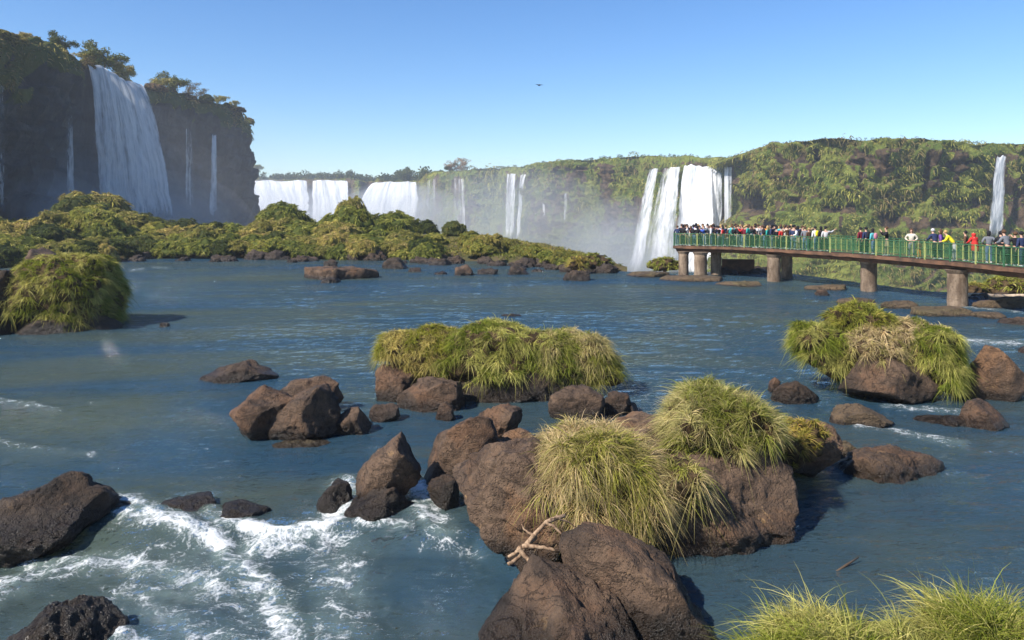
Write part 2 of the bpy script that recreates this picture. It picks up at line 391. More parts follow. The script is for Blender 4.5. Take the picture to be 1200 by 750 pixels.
def sample(V, Fc, n, rg, cond=None):
    if Fc.shape[1] == 4: Fc = np.concatenate([Fc[:,:3], Fc[:,[0,2,3]]])
    a, b, c = V[Fc[:,0]], V[Fc[:,1]], V[Fc[:,2]]; cr = np.cross(b-a, c-a); ar = np.linalg.norm(cr, axis=1); N = cr/np.maximum(ar,1e-9)[:,None]
    w = ar*(cond(N, (a+b+c)/3) if cond is not None else 1); w = w/w.sum(); i = rg.choice(len(Fc), n, p=w)
    u, v = rg.random(n), rg.random(n); s = u+v > 1; u[s], v[s] = 1-u[s], 1-v[s]
    return a[i]+(b[i]-a[i])*u[:,None]+(c[i]-a[i])*v[:,None], N[i]
def tufts(V, Fc, n, rg, cond, per, rad, lean=.35, wts=(.35,.3,.2,.15)):
    m = max(4, n//per); TP, TN = sample(V, Fc, m, rg, cond); i = rg.integers(m, size=n); o = np.clip(rg.normal(size=(n,3)), -1.8, 1.8)*rad; o -= TN[i]*(o*TN[i]).sum(1)[:,None]
    tn = nrm(TN+rg.normal(size=(m,3))*lean); N = nrm(tn[i]+o/rad*.42); wts = np.array(wts, float)
    return TP[i]+o*.6, N, rg.uniform(.7,1.3,m)[i], (rg.choice(4, m, p=wts/wts.sum())[i], rg.uniform(.62,1.35,m)[i])
def clump(poly, Yf, label, n, L, w, pal='fresh', depth=None, droop=.8, inset=.80, seed=1, wts=(.35,.3,.2,.15), push=.8, up=.8, low=-.35, wind=(0,0,0), p=2.2, group=None, name='grass_clump', cat='grass clump', K=4, lump=.42, spread=.6):
    rg = np.random.default_rng(seed); wd = (max(a for a,b in poly)-min(a for a,b in poly))*Yf/F; depth = depth or wd*.4; Yc = Yf+depth*push
    V, U, Fc, c, size = star(poly, Yc, depth, 5, p+.7)
    L = L*(.80 if Yf > 8 else 1); inset *= .97; V = V*inset; V = V*(1+lump*fbm((V+c)*1.3/size*1.6, 3, seed))[:,None]; V = V+c
    def cond(N, C): return np.clip((N[:,2]-low)*2, 0.0, 1)*(N[:,1] < .75)*(C[:,2] > .02)
    P, Nn, Lm, tc = tufts(V, Fc, n, rg, cond, 26, L*.11, .62, wts); st_ = rg.random(n) < .10; Lm = np.where(st_, Lm*1.35, Lm*.82)
    BV, BF, BC = blades(P, Nn, L*Lm, w, droop*.8, PAL[pal], rg, K, up*.8, spread*.55, wts, wind, tc=tc)
    org = np.array([c[0], c[1], V[:,2].min()])
    o = placed(name, BV, BF, M['leaf'], col=BC, origin=org, smooth=True)
    s = obj('root_mound', raw_mesh('root_mound', V-org, Fc, M['soil'], smooth=True), o)
    return tag(o, label, cat, group)

# ------------------------------------------------------------------ bush and tree templates
def bush_mesh(seed, pal, n=3200, w=.055, L=.36, tall=1.0, lump=.3):
    rg = np.random.default_rng(seed); U, Fc = ico(4)
    V = U*np.array([1,1,.85*tall]); V = V*(1+lump*1.2*fbm(U*1.6+seed, 3, seed)+.42*(.5-worley(U*2.1+seed, seed)))[:,None]; V[:,2] = np.maximum(V[:,2], -.28)+.28
    P, N, Lm, tc = tufts(V, Fc, n, rg, lambda N, C: np.clip(N[:,2]+.75, 0, 1)*(C[:,2] > .03), 26, .07, .4)
    # unit bush has radius 1; blades sized relative to it
    BV, BF, BC = blades(P, N, L*.5*Lm, w*.6, .9, PAL[pal], rg, 3, .35, .35, (.35,.3,.2,.15), patch=.9, tc=tc)
    F4 = np.concatenate([Fc, Fc[:, [2]]], 1)
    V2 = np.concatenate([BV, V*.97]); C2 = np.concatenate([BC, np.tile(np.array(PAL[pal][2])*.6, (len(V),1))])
    k = len(BF); me = bpy.data.meshes.new('bush')
    faces = [tuple(f) for f in (Fc+len(BV))]
    V2 = V2.astype(np.float32)
    me = raw_mesh('bush', BV, BF, M['leaf_far'], smooth=True, col=BC)
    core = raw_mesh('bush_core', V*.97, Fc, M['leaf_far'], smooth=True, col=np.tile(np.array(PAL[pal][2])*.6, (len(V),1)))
    bm = bmesh.new(); bm.from_mesh(me); bm.from_mesh(core); bm.to_mesh(me); bm.free(); bpy.data.meshes.remove(core)
    return me
def tube(path, rad, seg=8, cap=True):
    path = np.asarray(path, float); n = len(path); V = []; Fs = []
    for i in range(n):
        t = nrm(path[min(i+1,n-1)]-path[max(i-1,0)]); a = nrm(np.cross(t, [0.3,.9,.31])); b = np.cross(t, a)
        for k in range(seg):
            an = 2*PI*k/seg; V.append(path[i]+(a*math.cos(an)+b*math.sin(an))*rad[i])
    for i in range(n-1):
        for k in range(seg):
            Fs.append([i*seg+k, i*seg+(k+1) % seg, (i+1)*seg+(k+1) % seg, (i+1)*seg+k])
    V.append(path[0]); V.append(path[-1]); s, e = len(V)-2, len(V)-1
    Fs2 = [[(k+1) % seg, k, s] for k in range(seg)]+[[(n-1)*seg+k, (n-1)*seg+(k+1) % seg, e] for k in range(seg)] if cap else []
    return V, Fs+Fs2
def join(parts):
    V = []; Fs = []
    for v, f in parts:
        b = len(V); V += [tuple(x) for x in v]; Fs += [[i+b for i in q] for q in f]
    return V, Fs
def tree_meshes(seed, h=7, spread=3, pal='bush', flat=.5, leaf=.55, nl=1500):
    rg = np.random.default_rng(seed); parts = []; tips = []
    tp = [np.array([0,0,-.5])]
    for k in range(5): tp.append(tp[-1]+np.array([rg.normal()*.25, rg.normal()*.25, h*.14+.1]))
    parts.append(tube(tp, np.linspace(.22,.09,6)*h/7, 7))
    for k in range(9):
        s = tp[2+k % 4]; an = rg.uniform(0, 2*PI); ln = spread*rg.uniform(.6,1.1); e = s+np.array([math.cos(an)*ln, math.sin(an)*ln, h*rg.uniform(.12,.42)])
        m = (s+e)/2+np.array([0,0,-.2*h*.1+rg.normal()*.2]); parts.append(tube([s, m, e], [.09*h/7,.06*h/7,.025*h/7], 5)); tips += [e, (m+e)/2+rg.normal(size=3)*.3]
        for j in range(2):
            e2 = e+rg.normal(size=3)*np.array([.9,.9,.5])*spread*.3; parts.append(tube([m, (m+e2)/2, e2], [.05*h/7,.03,.015], 4)); tips.append(e2)
    tips.append(tp[-1]+np.array([0,0,h*.2])); tips = np.array(tips)
    c = tips[rg.integers(len(tips), size=nl)]; P = c+nrm(rg.normal(size=(nl,3)))*(rg.random((nl,1))**.45)*np.array([1,1,flat])*spread*.42
    BV, BF, BC = blades(P, nrm(rg.normal(size=(nl,3))+np.array([0,0,.4])), leaf, leaf*.5, .3, PAL[pal], rg, 2, .2, .6)
    tv, tf = join(parts)
    return raw_mesh('trunk', tv, tf, M['bark'], smooth=True), raw_mesh('crown', BV, BF, M['leaf_far'], col=BC)
def plant_tree(tm, loc, s, rz, label, group=None, name='tree', cat='tree'):
    t = thing(name, loc, label, cat, group, rz); t.scale = (s, s, s)
    obj('trunk', tm[0], t); obj('crown', tm[1], t); return t

# ================================================================== SETTING
def ipx(px, tab, k=1): return np.interp(px, [t[0] for t in tab], [t[k] for t in tab])
# ---- river: one sheet; flows over a brink into the gorge, drops a little past the near rock bar
BRINK = [(-400,175),(-34,170),(-16,122),(-8,100),(-2,88),(4,78),(8,70),(10,66),(23,65.5),(24.5,60),(25.5,55),(27,49),(31,47.5),(60,46),(400,46)]
def drop(X, Y):
    yl = 12.6+.25*np.sin(X*1.3); t = sstep(0, 1, (yl-Y)/np.where(X < -.6, .55, .55+np.clip(X+.6,0,9)*1.6)); return -.26*t
STROKES = [
 ([(150,600),(180,606),(215,618),(250,640),(285,668)], 14, .85),([(285,668),(310,695),(330,722),(345,760)], 17, .66),
 ([(408,575),(402,596),(375,620),(345,636),(300,645)], 12, .88),
 ([(250,606),(300,622),(345,634)], 9, .88),
 ([(-10,700),(40,672),(90,664),(140,662),(200,674),(250,690)], 12, .75),
 ([(30,655),(45,672)], 9, .8), ([(60,725),(110,708),(190,694),(240,700)], 9, .6),
 ([(380,620),(400,655),(405,690),(395,750)], 24, .50), ([(150,700),(220,740),(300,760)], 16, .55), ([(130,745),(180,760)], 12, .7),
 ([(492,575),(497,598),(520,622)], 12, .8), ([(470,612),(500,640),(560,650)], 9, .3), ([(420,612),(480,615)], 6, .7),
 ([(1036,476),(1075,481),(1130,484)], 4.5, .5), ([(1005,500),(1040,503),(1070,511),(1130,522)], 5, .5), ([(1120,398),(1160,402),(1210,404)], 6, .55),
 ([(152,317),(168,315)], 2.6, .45), ([(178,313),(196,314)], 2.0, .4), ([(-10,470),(40,476),(70,482)], 5, .45), ([(0,520),(50,528),(110,532)], 6, .35), ([(200,665),(270,700),(330,740)], 40, .38),
 ([(715,309),(745,311),(800,313)], 2.2, .7), ([(1130,360),(1200,366)], 2, .5), ([(880,470),(930,480)], 4, .3), ([(1000,545),(1150,560)], 5, .25), ([(730,565),(760,640)], 1, 0)]
NR, NC = 760, 640
Yv = 1.5*(178/1.5)**np.linspace(0, 1, NR); uu = np.linspace(-1, 1, NC); uu = np.sign(uu)*np.abs(uu)**1.15
Yg = np.repeat(Yv[:,None], NC, 1); Xg = uu[None,:]*(Yg*1.05+7)
bY = np.interp(Xg, [b[0] for b in BRINK], [b[1] for b in BRINK])+1.2*fbm(np.stack([Xg.ravel()/3, Xg.ravel()*0, Yg.ravel()*0], 1), 3, 3).reshape(Xg.shape)
over = np.maximum(Yg-bY, 0); Yw = np.where(over > 0, bY+np.minimum(over, 4)*.8, Yg); Zg = drop(Xg, Yg)-np.minimum(over, 50)**1.6*.35
Zg = np.maximum(Zg, -36.5)
PX = 600+Xg/Yg*F; PY = H0+(HC-Zg)*F/Yg
foam = np.zeros(Xg.shape)
for pts, w, s in STROKES:
    for (x0, y0), (x1, y1) in zip(pts[:-1], pts[1:]):
        dx, dy = x1-x0, y1-y0; t = np.clip(((PX-x0)*dx+(PY-y0)*dy)/(dx*dx+dy*dy), 0, 1)
        w_ = w*(1.35 if w > 8 else 1); foam = np.maximum(foam, min(s,.92)*.9*np.exp(-(((PX-x0-t*dx)/1.5)**2+(PY-y0-t*dy)**2)/(w_*w_)))
XY = np.stack([Xg.ravel(), Yg.ravel(), np.zeros(Xg.size)], 1)
near = np.clip(1-(Yg-14)/40, 0, 1); far_ = np.clip(1-(Yg-40)/50, .3, 1)
amp = .012+.13*foam+.022*sstep(14, 11.5, Yg)*sstep(2, -1, Xg)
Zg = Zg+(amp*(fbm(XY*np.array([.9,1.3,1]), 4, 21)*1.4+.5*ridge(XY*2.6, 4, 31)).reshape(Xg.shape))*near
pat = .55+.75*sstep(-.25,.35, fbm(XY*np.array([.07,.16,1]), 3, 77)).reshape(Xg.shape)
Zg = Zg+far_*pat*(.040*fbm(XY*np.array([.75,1.55,1])+.3*fbm(XY*.8, 2, 5)[:,None], 4, 41, .6)+.016*ridge(XY*np.array([1.6,3.4,1]), 3, 51)).reshape(Xg.shape)*np.where(Yg < 26, .9, 1.25)
Zg = Zg+(np.clip(foam,0,1)*.09)*near
calm = .60+.35*sstep(14, 30, Yg)+.5*np.clip(foam,0,1)
Vw = np.stack([Xg, Yw, Zg], 2).reshape(-1, 3)
riv = obj('river_water', raw_mesh('river_water', Vw, grid_faces(NR, NC), M['water'], smooth=True, attrs={'foam': foam.ravel(), 'calm': calm.ravel()})); tag(riv, kind='structure')
bedz = Vw.copy(); q = bedz[:, 1] < 200; bedz = bedz.reshape(NR, NC, 3)[::4, ::4].reshape(-1, 3)
bedz[:, 2] = np.minimum(bedz[:, 2]-1.0+.35*fbm(bedz*.5, 4, 9), -.5); nr4, nc4 = len(range(0,NR,4)), len(range(0,NC,4))
tag(obj('river_bed', raw_mesh('river_bed', bedz, grid_faces(nr4, nc4), M['bed'], smooth=True)), kind='structure')
g = 1480.0
tag(obj('gorge_river', raw_mesh('gorge_river', [(-g,-250,-37),(g,-250,-37),(g,1480,-37),(-g,1480,-37)], [(0,1,2,3)], mat_simple('gorge_river_water', (.10,.14,.13), .25, .5, .05))), kind='structure')

# ---- cliffs
def cliff(name, pts, zb, ncol, nrow, pdir, plen, seed, A1, A2, mat, veg_fn, caves=(), quiet=(), s3=6., slope=0., ledge=3.2):
    X = np.array([W(a, 0, y)[0] for a, y, r in pts]); Y = np.array([y for a, y, r in pts]); Z = np.array([W(a, r, y)[2] for a, y, r in pts])
    PXs = np.array([a for a, y, r in pts]); seg = np.concatenate([[0], np.cumsum(np.hypot(np.diff(X), np.diff(Y))/(.5*(Y[1:]+Y[:-1]))+np.abs(np.diff(PXs))/1800)])
    t = np.linspace(0, seg[-1], ncol); x, y, z, px = (np.interp(t, seg, a) for a in (X, Y, Z, PXs))
    k = np.hanning(31); k /= k.sum()
    def sm(a): return np.convolve(np.pad(a, 15, 'edge'), k, 'valid')
    x, y, z = sm(x), sm(y), sm(z); tx, ty = np.gradient(x), np.gradient(y); ln = np.hypot(tx, ty); nx, ny = sm(ty/ln), sm(-tx/ln)
    z = z+fbm(np.stack([x/9, y/9, x*0], 1), 4, seed)*1.6
    npl = 14; rows = npl+nrow
    u = np.concatenate([-(np.linspace(1, 0, npl, endpoint=False)**2.2), np.linspace(0, 1, nrow)])
    V = np.zeros((rows, ncol, 3))
    for i, q in enumerate(u):
        if q < 0:
            V[i,:,0] = x+pdir[0]*plen*(-q); V[i,:,1] = y+pdir[1]*plen*(-q); V[i,:,2] = z+.2-(-q)*4
        else:
            V[i,:,0] = x; V[i,:,1] = y; V[i,:,2] = z+(zb-z)*q
    U = np.repeat(u[:,None], ncol, 1); dep = np.repeat(z[None], rows, 0)-V[:,:,2]; pxg = np.repeat(px[None], rows, 0); Pf = V.reshape(-1,3)
    big = fbm(Pf/np.array([28,28,40]), 4, seed+1).reshape(rows, ncol); col_ = fbm(Pf/np.array([9,9,30]), 4, seed+2).reshape(rows, ncol)
    lump = (.55-worley(Pf/np.array([s3,s3,s3*1.25]), seed+3)).reshape(rows, ncol); lump2 = (.55-worley(Pf/(s3*.42), seed+4)).reshape(rows, ncol); fine = fbm(Pf/2.2, 4, seed+5).reshape(rows, ncol)
    strata = fbm(np.stack([Pf[:,0]*.01, Pf[:,1]*.01, Pf[:,2]/5], 1), 3, seed+6).reshape(rows, ncol)
    saw = (Pf[:,2]/7.2+fbm(Pf/np.array([16,16,30]), 3, seed+12)*1.5).reshape(rows, ncol); saw = saw-np.floor(saw)
    D = A1*(big*1.6+col_*.8)+ledge*(saw-.5)*(U >= 0)+A2*(lump*1.5+lump2*.8+fine*.5)+strata*A1*.35
    q = np.ones_like(D)
    for a0, a1 in quiet: q = q*(1-.85*sstep(a0-10, a0, pxg)*sstep(a1+10, a1, pxg))
    D = D*q
    pyg = H0-(V[:,:,2]-HC)*F/np.maximum(np.repeat(y[None], rows, 0), 1); cv = np.zeros_like(D)
    for cx, cy, rx, ry, dd in caves:
        e = np.exp(-(((pxg-cx)/rx)**4+((pyg-cy)/ry)**4)); D = D-dd*e; cv = np.maximum(cv, e)
    D = D-1.8*np.exp(-np.maximum(dep,0)/1.6)+slope*np.maximum(8-V[:,:,2], 0)*(.8+.4*big)
    face = np.clip((U > -1e-6)*1.0, 0, 1)
    V[:,:,0] += nx[None]*D*face; V[:,:,1] += ny[None]*D*face; V[:,:,2] += fine*.8*face
    crev = (col_*.9+ridge(Pf/np.array([7,7,22]), 3, seed+8).reshape(rows, ncol)*.35+fine*.5)
    veg = veg_fn(pxg, pyg, dep, U, crev, big, lump, V)
    veg = np.clip(np.where(U < 0, 1, veg-.75*sstep(.22,.02,saw)*(dep > 3))*(1-np.clip(cv*1.3,0,1)), 0, 1)
    Fc = grid_faces(rows, ncol)[:, ::-1]
    Vf = V.reshape(-1, 3); c = (Vf[0]*0+np.array([x.mean(), y.mean(), zb]))
    o = tag(obj(name, raw_mesh(name, Vf-c, Fc, mat, smooth=True, attrs={'veg': veg.ravel()}), None, c), kind='structure')
    return Vf, Fc, veg.ravel(), o
def cliff_veg(name, Vf, Fc, veg, n, L0, w0, pal, seed, Yref, pals2=None, droop=1.0, mid=(1,1,1), side=None):
    rg = np.random.default_rng(seed); fv = veg[Fc].mean(1); cen = Vf[Fc].mean(1); wgt = np.clip(fv-.3, 0, 1)*(Yref/np.maximum(cen[:,1], 60))**2*(cen[:,2] > -34)
    w2 = np.concatenate([wgt, wgt])
    P, N = sample(Vf, Fc, n, rg, lambda a, b: w2)
    s = P[:,1]/Yref
    V, Fb, C = blades(P, N, L0*s, w0*s, droop, PAL[pal], rg, 2, .5, .6, patch=2.2)
    m_ = n//55; CP, CN = sample(Vf, Fc, m_, rg, lambda a, b: w2); sz = rg.lognormal(0, .40, m_)*1.25*CP[:,1]/Yref*np.where(CN[:,2] > .75, .55, 1); i_ = rg.integers(m_, size=m_*60)
    u_ = nrm(rg.normal(size=(len(i_),3))+CN[i_]*.7); Pc = CP[i_]+u_*(sz[i_]*rg.uniform(.75,1,len(i_)))[:,None]*np.array(mid)+CN[i_]*(sz[i_]*.1)[:,None]
    cf = rg.choice(4, m_, p=[.36,.26,.2,.18])[i_]; cb = rg.uniform(.55,1.35,m_)[i_]
    V2, F2, C2 = blades(Pc, nrm(u_+np.array([0,0,-.25])), .40*sz[i_], .19*sz[i_], 1.0, PAL[pal], rg, 2, 0, .45, tc=(cf, cb), patch=2.2)
    F2 = F2+len(V); P = np.concatenate([P, Pc]); V = np.concatenate([V, V2]); Fb = np.concatenate([Fb, F2]); C = np.concatenate([C, C2]); n = len(P)
    if pals2:
        rp = (fbm(P/17, 4, seed) > .06); c2 = np.array(PAL[pals2])[rg.integers(4, size=n)]*rg.uniform(.7,1.2,(n,1)); m = np.repeat(rp, 6); C = np.where(m[:,None], np.repeat(c2, 6, 0)*.6+C*.4, C)
    c = np.array([P[:,0].mean(), P[:,1].mean(), P[:,2].min()])
    return tag(obj(name, raw_mesh(name, V-c, Fb, M['leaf_far'], col=C), None, c), kind='stuff')

LEFT = [(-260,95,-20),(-150,118,0),(0,150,41),(40,162,44),(75,174,62),(100,184,74),(130,193,84),(165,204,100),(200,218,107),(240,240,117),(270,256,123),(286,268,131),(293,285,143),(293,312,152),(280,350,166),(250,400,180)]
def veg_left(px, py, dep, U, crev, big, lump, V):
    lim = 4.2+big*4+np.where(px < 34, 8*sstep(34, 10, px), 0)+np.where(px > 255, 3.5, 0)
    v = sstep(1.3, .6, dep/lim)*1.0+.55*sstep(.15, .4, lump+big*.3)*sstep(20, 6, dep)
    v = v*np.where((px > 98) & (px < 168), .0*dep+sstep(1.0,.2,dep), 1); return v+.25*sstep(6, 0, V[:,:,2])
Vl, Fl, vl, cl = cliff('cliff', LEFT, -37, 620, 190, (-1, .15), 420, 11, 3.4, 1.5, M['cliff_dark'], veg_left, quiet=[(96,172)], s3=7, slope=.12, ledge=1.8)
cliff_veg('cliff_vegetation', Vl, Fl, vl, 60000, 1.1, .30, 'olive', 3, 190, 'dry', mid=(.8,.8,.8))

WALL = [(150,900,214),(285,860,212),(330,840,211),(410,800,209),(420,770,211),(428,790,213),(492,720,212),(500,650,203),(560,600,199),(600,585,196),(650,545,190),(700,520,186),(730,505,184),(780,488,183),(850,455,186),
        (866,420,185),(888,352,176),(905,330,168),(940,314,164),(1000,300,163),(1050,292,163),(1100,292,164),(1150,296,167),(1195,300,170),(1300,300,171),(1500,290,170),(1900,250,165)]
def wallY(px): return float(ipx(px, WALL))
def veg_wall(px, py, dep, U, crev, big, lump, V):
    bare = .25+.25*sstep(1120,1190,px)+.75*sstep(500,470,px)+.22*sstep(1000,1100,px)*sstep(225,262,py)
    v = 1.15-sstep(.30, .62, crev+bare*.55+sstep(.0,.4,-lump)*.18)*1.25
    v = np.maximum(v, sstep(7, 1, dep)*1.0*np.where(px < 498, .35, 1))
    v = np.maximum(v, .85*sstep(262, 285, py)*(px > 500)); return v
CAVES = [(876,236,18,15,16),(1044,258,15,9,7),(905,262,10,5,3),(1088,205,4,26,4),(980,245,22,4,2.5),(1010,208,3,16,3),(1130,235,20,3,3),(952,182,4,10,2.5),(930,235,12,4,2.5),(1110,262,26,6,2),(1140,190,12,3,3),(1002,190,14,3,2)]
Vr, Fr, vr, cr_ = cliff('far_cliff', WALL, -40, 1500, 150, (.05, 1), 560, 29, 4.8, 2.7, M['cliff_green'], veg_wall, CAVES, quiet=[(283,497),(500,515),(528,546),(586,616),(752,858),(1158,1184)], s3=8, slope=.45)
cliff_veg('far_cliff_vegetation', Vr, Fr, vr, 150000, 1.35, .42, 'bush', 5, 300, 'dry', droop=1.1)

# distant forest on the far plateau
rg = np.random.default_rng(50); PP = []; NN = []; SZ = []
for i in range(900):
    px = rg.uniform(180, 1450) if i > 420 else rg.uniform(250, 520); y = wallY(px)+rg.uniform(3, 60)*(2 if px < 500 else .5); x = (px-600)*y/F
    zr = W(px, ipx(px, WALL, 2), wallY(px))[2]; s = rg.uniform(2.2, 5.0)*(1.2 if px < 500 else .16 if px > 870 else .30); zt = zr+s*rg.uniform(.6,1.1)+(rg.random() < .05)*s*.9
    m = 55; PP.append(np.array([x, y, zt])+nrm(rg.normal(size=(m,3)))*rg.random((m,1))**.4*np.array([s,s,s*.8])); NN.append(nrm(rg.normal(size=(m,3)))); SZ.append(np.full(m, s*.42))
P_ = np.concatenate(PP); N_ = np.concatenate(NN); S_ = np.concatenate(SZ)
V_, F_, C_ = blades(P_, N_, S_, S_*.6, .3, PAL['dark'], rg, 2, .2, .6)
tag(obj('distant_forest', raw_mesh('distant_forest', V_, F_, M['leaf_far'], col=C_)), kind='stuff')

# ---- waterfalls
def fall(label, top, bot, ns=40, nt=70, amp=1.2, mat='fall', seed=1, group=None, freq=.22, edge=.16, pw=.55):
    """top/bot: lists of (px, Y, py) along the lip and along the foot"""
    s = np.linspace(0, 1, ns); t = np.linspace(0, 1, nt)
    T = np.array([W(a, c, b) for a, b, c in top]); B = np.array([W(a, c, b) for a, b, c in bot])
    Ts = np.stack([np.interp(s, np.linspace(0,1,len(T)), T[:,k]) for k in range(3)], 1); Bs = np.stack([np.interp(s, np.linspace(0,1,len(B)), B[:,k]) for k in range(3)], 1)
    S, Tt = np.meshgrid(s, t); tt = Tt[..., None]
    V = Ts[None]*(1-tt)+Bs[None]*tt; hx = tt**pw; V[...,:2] = Ts[None,:,:2]*(1-hx)+Bs[None,:,:2]*hx
    V[...,2] += fbm(np.stack([S.ravel()*9, Tt.ravel()*0, Tt.ravel()*0+seed], 1), 3, seed).reshape(S.shape)*.9*(1-Tt)**3
    wid = max(np.linalg.norm(T[-1]-T[0]), 1); hgt = abs(T[:,2].mean()-B[:,2].mean())
    st = np.stack([S*wid, Tt*hgt, np.full_like(S, seed*7.1)], 2); sc_ = 260/np.mean([c for a, c, b in top])
    rd = ridge(st.reshape(-1,3)*np.array([freq, freq*.16, 1]), 3, seed).reshape(S.shape)*.7+fbm(st.reshape(-1,3)*np.array([freq*2.6, freq*.5, 1]), 3, seed+3).reshape(S.shape)*.5
    nrmv = nrm((Bs-Ts)*np.array([1,1,0])+1e-6); V = V+nrmv[None]*(rd*amp*(.25+Tt))[..., None]
    wob = fbm(st.reshape(-1,3)*np.array([0,.12,1]), 4, seed+9, .7).reshape(S.shape)
    along = nrm(T[-1]-T[0]); V = V+along[None,None]*(wob*wid*.10*Tt)[..., None]
    ed = np.minimum(sstep(0, edge, S), sstep(0, edge, 1-S)); ed = (.35 if edge < .1 else .12)+(.65 if edge < .1 else .88)*ed
    ed = ed*(1-.35*sstep(.8,1,Tt))
    o = placed('waterfall', V.reshape(-1,3), grid_faces(nt, ns), M[mat], smooth=True, attrs={'st': st.reshape(-1,3)*np.array([sc_,sc_,1]), 'edge': ed.ravel()})
    return tag(o, label, 'waterfall', group)
def wf(px, py, off): return (px, wallY(px)-off, py)
fall('tall broad waterfall pouring off the shaded left cliff between rim trees', [(99,183,74),(118,188,77),(128,191,84),(146,197,93),(168,203,101)], [(117,180,268),(150,184,268),(180,190,268),(209,196,268)], 70, 90, 1.3, seed=2, edge=.07, pw=.62)
fall('thin white trickle down the shaded cliff at the left picture edge', [(-3,147,100),(6,148,102)], [(-4,145,262),(6,146,262)], 8, 50, .3, 'fall_thin', 4)
fall('thin broken trickle on shaded cliff, left of the tall broad fall', [(76,172,138),(86,174,134)], [(76,170,262),(90,172,262)], 10, 50, .3, 'fall_thin', 5)
fall('slim white fall near the right end of the shaded left cliff', [(247,238,158),(255,240,158)], [(241,232,262),(259,234,262)], 14, 60, .5, 'fall_mid', 6, edge=.3)
fall('faint veil of water between the tall broad fall and the slim fall', [(216,224,150),(226,228,152)], [(215,220,262),(229,224,262)], 10, 50, .4, 'fall_thin', 7)
fall('bright fall tucked behind the tip of the left cliff', [(277,480,192),(291,480,194)], [(279,470,262),(299,470,262)], 16, 50, 1, 'fall', 8)
fall('widest far curtain of white water beside the tip of the left cliff', [wf(262,211,4),wf(285,210,4),wf(300,212,4),wf(318,211,4),wf(330,213,5),wf(345,211,5),wf(363,212,5)], [wf(262,275,24),wf(330,275,24),wf(363,275,22)], 130, 40, 4.5, seed=9, edge=.05, freq=.07)
fall('ribbed white curtain just right of the widest far curtain', [wf(365,212,5),wf(380,211,5),wf(410,212,5)], [wf(364,275,22),wf(412,275,22)], 80, 40, 4.2, seed=10, edge=.08, freq=.09)
fall('broad foaming fall beyond the cone shaped bush, half lost in spray', [wf(437,214,5),wf(460,213,5),wf(491,213,5)], [wf(408,275,60),wf(450,275,50),wf(497,275,34)], 90, 40, 5.5, seed=11, edge=.09, freq=.07)
fall('narrow misty fall at the left end of the green far cliff', [wf(500,211,5),wf(512,209,5)], [wf(497,275,14),wf(511,275,14)], 14, 50, .9, 'fall_thin', 12)
fall('narrow misty fall between the first stream and the twin falls', [wf(530,208,5),wf(545,210,5)], [wf(530,275,14),wf(548,275,14)], 14, 50, .9, 'fall_thin', 13)
fall('left and wider one of the twin white falls on the far cliff', [wf(590,204,5),wf(609,203,5)], [wf(588,285,16),wf(606,285,16)], 16, 60, .9, 'fall_mid', 14, edge=.3)
fall('right and thinner one of the twin white falls on the far cliff', [wf(607,204,5),wf(620,205,5)], [wf(603,285,16),wf(611,285,16)], 10, 60, .7, 'fall_mid', 15, edge=.35)
fall('short dribble of water low on the green cliff beside the twin falls', [wf(635,238,9),wf(639,238,9)], [wf(636,262,12),wf(640,262,12)], 8, 30, .3, 'fall_thin', 16)
fall('slender thread of water midway between twin falls and big right falls', [wf(661,226,9),wf(666,226,9)], [wf(660,262,13),wf(666,262,13)], 8, 30, .3, 'fall_thin', 17)
g_ = 'strands of the big sunlit fall left of the walkway'
fall('leftmost spreading strand of the big sunlit waterfall', [wf(757,199,5),wf(777,197,5)], [wf(724,332,80),wf(760,332,78)], 30, 90, 2.2, 'fall_mid', 18, g_, edge=.34, pw=.85)
fall('lacy second strand of the big sunlit waterfall', [wf(773,198,5),wf(789,197,5)], [wf(745,332,76),wf(775,332,74)], 16, 90, 1.3, 'fall_thin', 19, g_, edge=.25, pw=.9)
fall('bright third strand of the big sunlit waterfall', [wf(781,196,5),wf(801,195,5)], [wf(745,332,66),wf(802,332,62)], 34, 90, 2.6, 'fall_mid', 20, g_, edge=.28, pw=.85)
fall('broadest strand of the big sunlit waterfall, behind the crowded platform', [wf(799,196,5),wf(810,193,5),wf(824,195,5),wf(838,194,5)], [wf(782,332,42),wf(840,332,38)], 60, 90, 2.2, 'fall', 21, g_, edge=.12, pw=.8)
fall('second strand from the right of the big sunlit waterfall', [wf(831,196,4),wf(850,194,4)], [wf(829,332,22),wf(850,332,20)], 22, 90, 1.8, 'fall_mid', 22, g_, edge=.26)
fall('rightmost narrow strand of the big sunlit waterfall, beside the dark cave', [wf(845,195,4),wf(862,196,4)], [wf(846,332,16),wf(859,332,14)], 16, 90, 1.6, 'fall_mid', 23, g_, edge=.3)
fall('white fall down the red brown rock at the far right', [wf(1163,185,6),wf(1174,183,6),wf(1186,185,6)], [wf(1150,284,11),wf(1184,284,11)], 30, 80, 1.6, 'fall', 24, edge=.42)

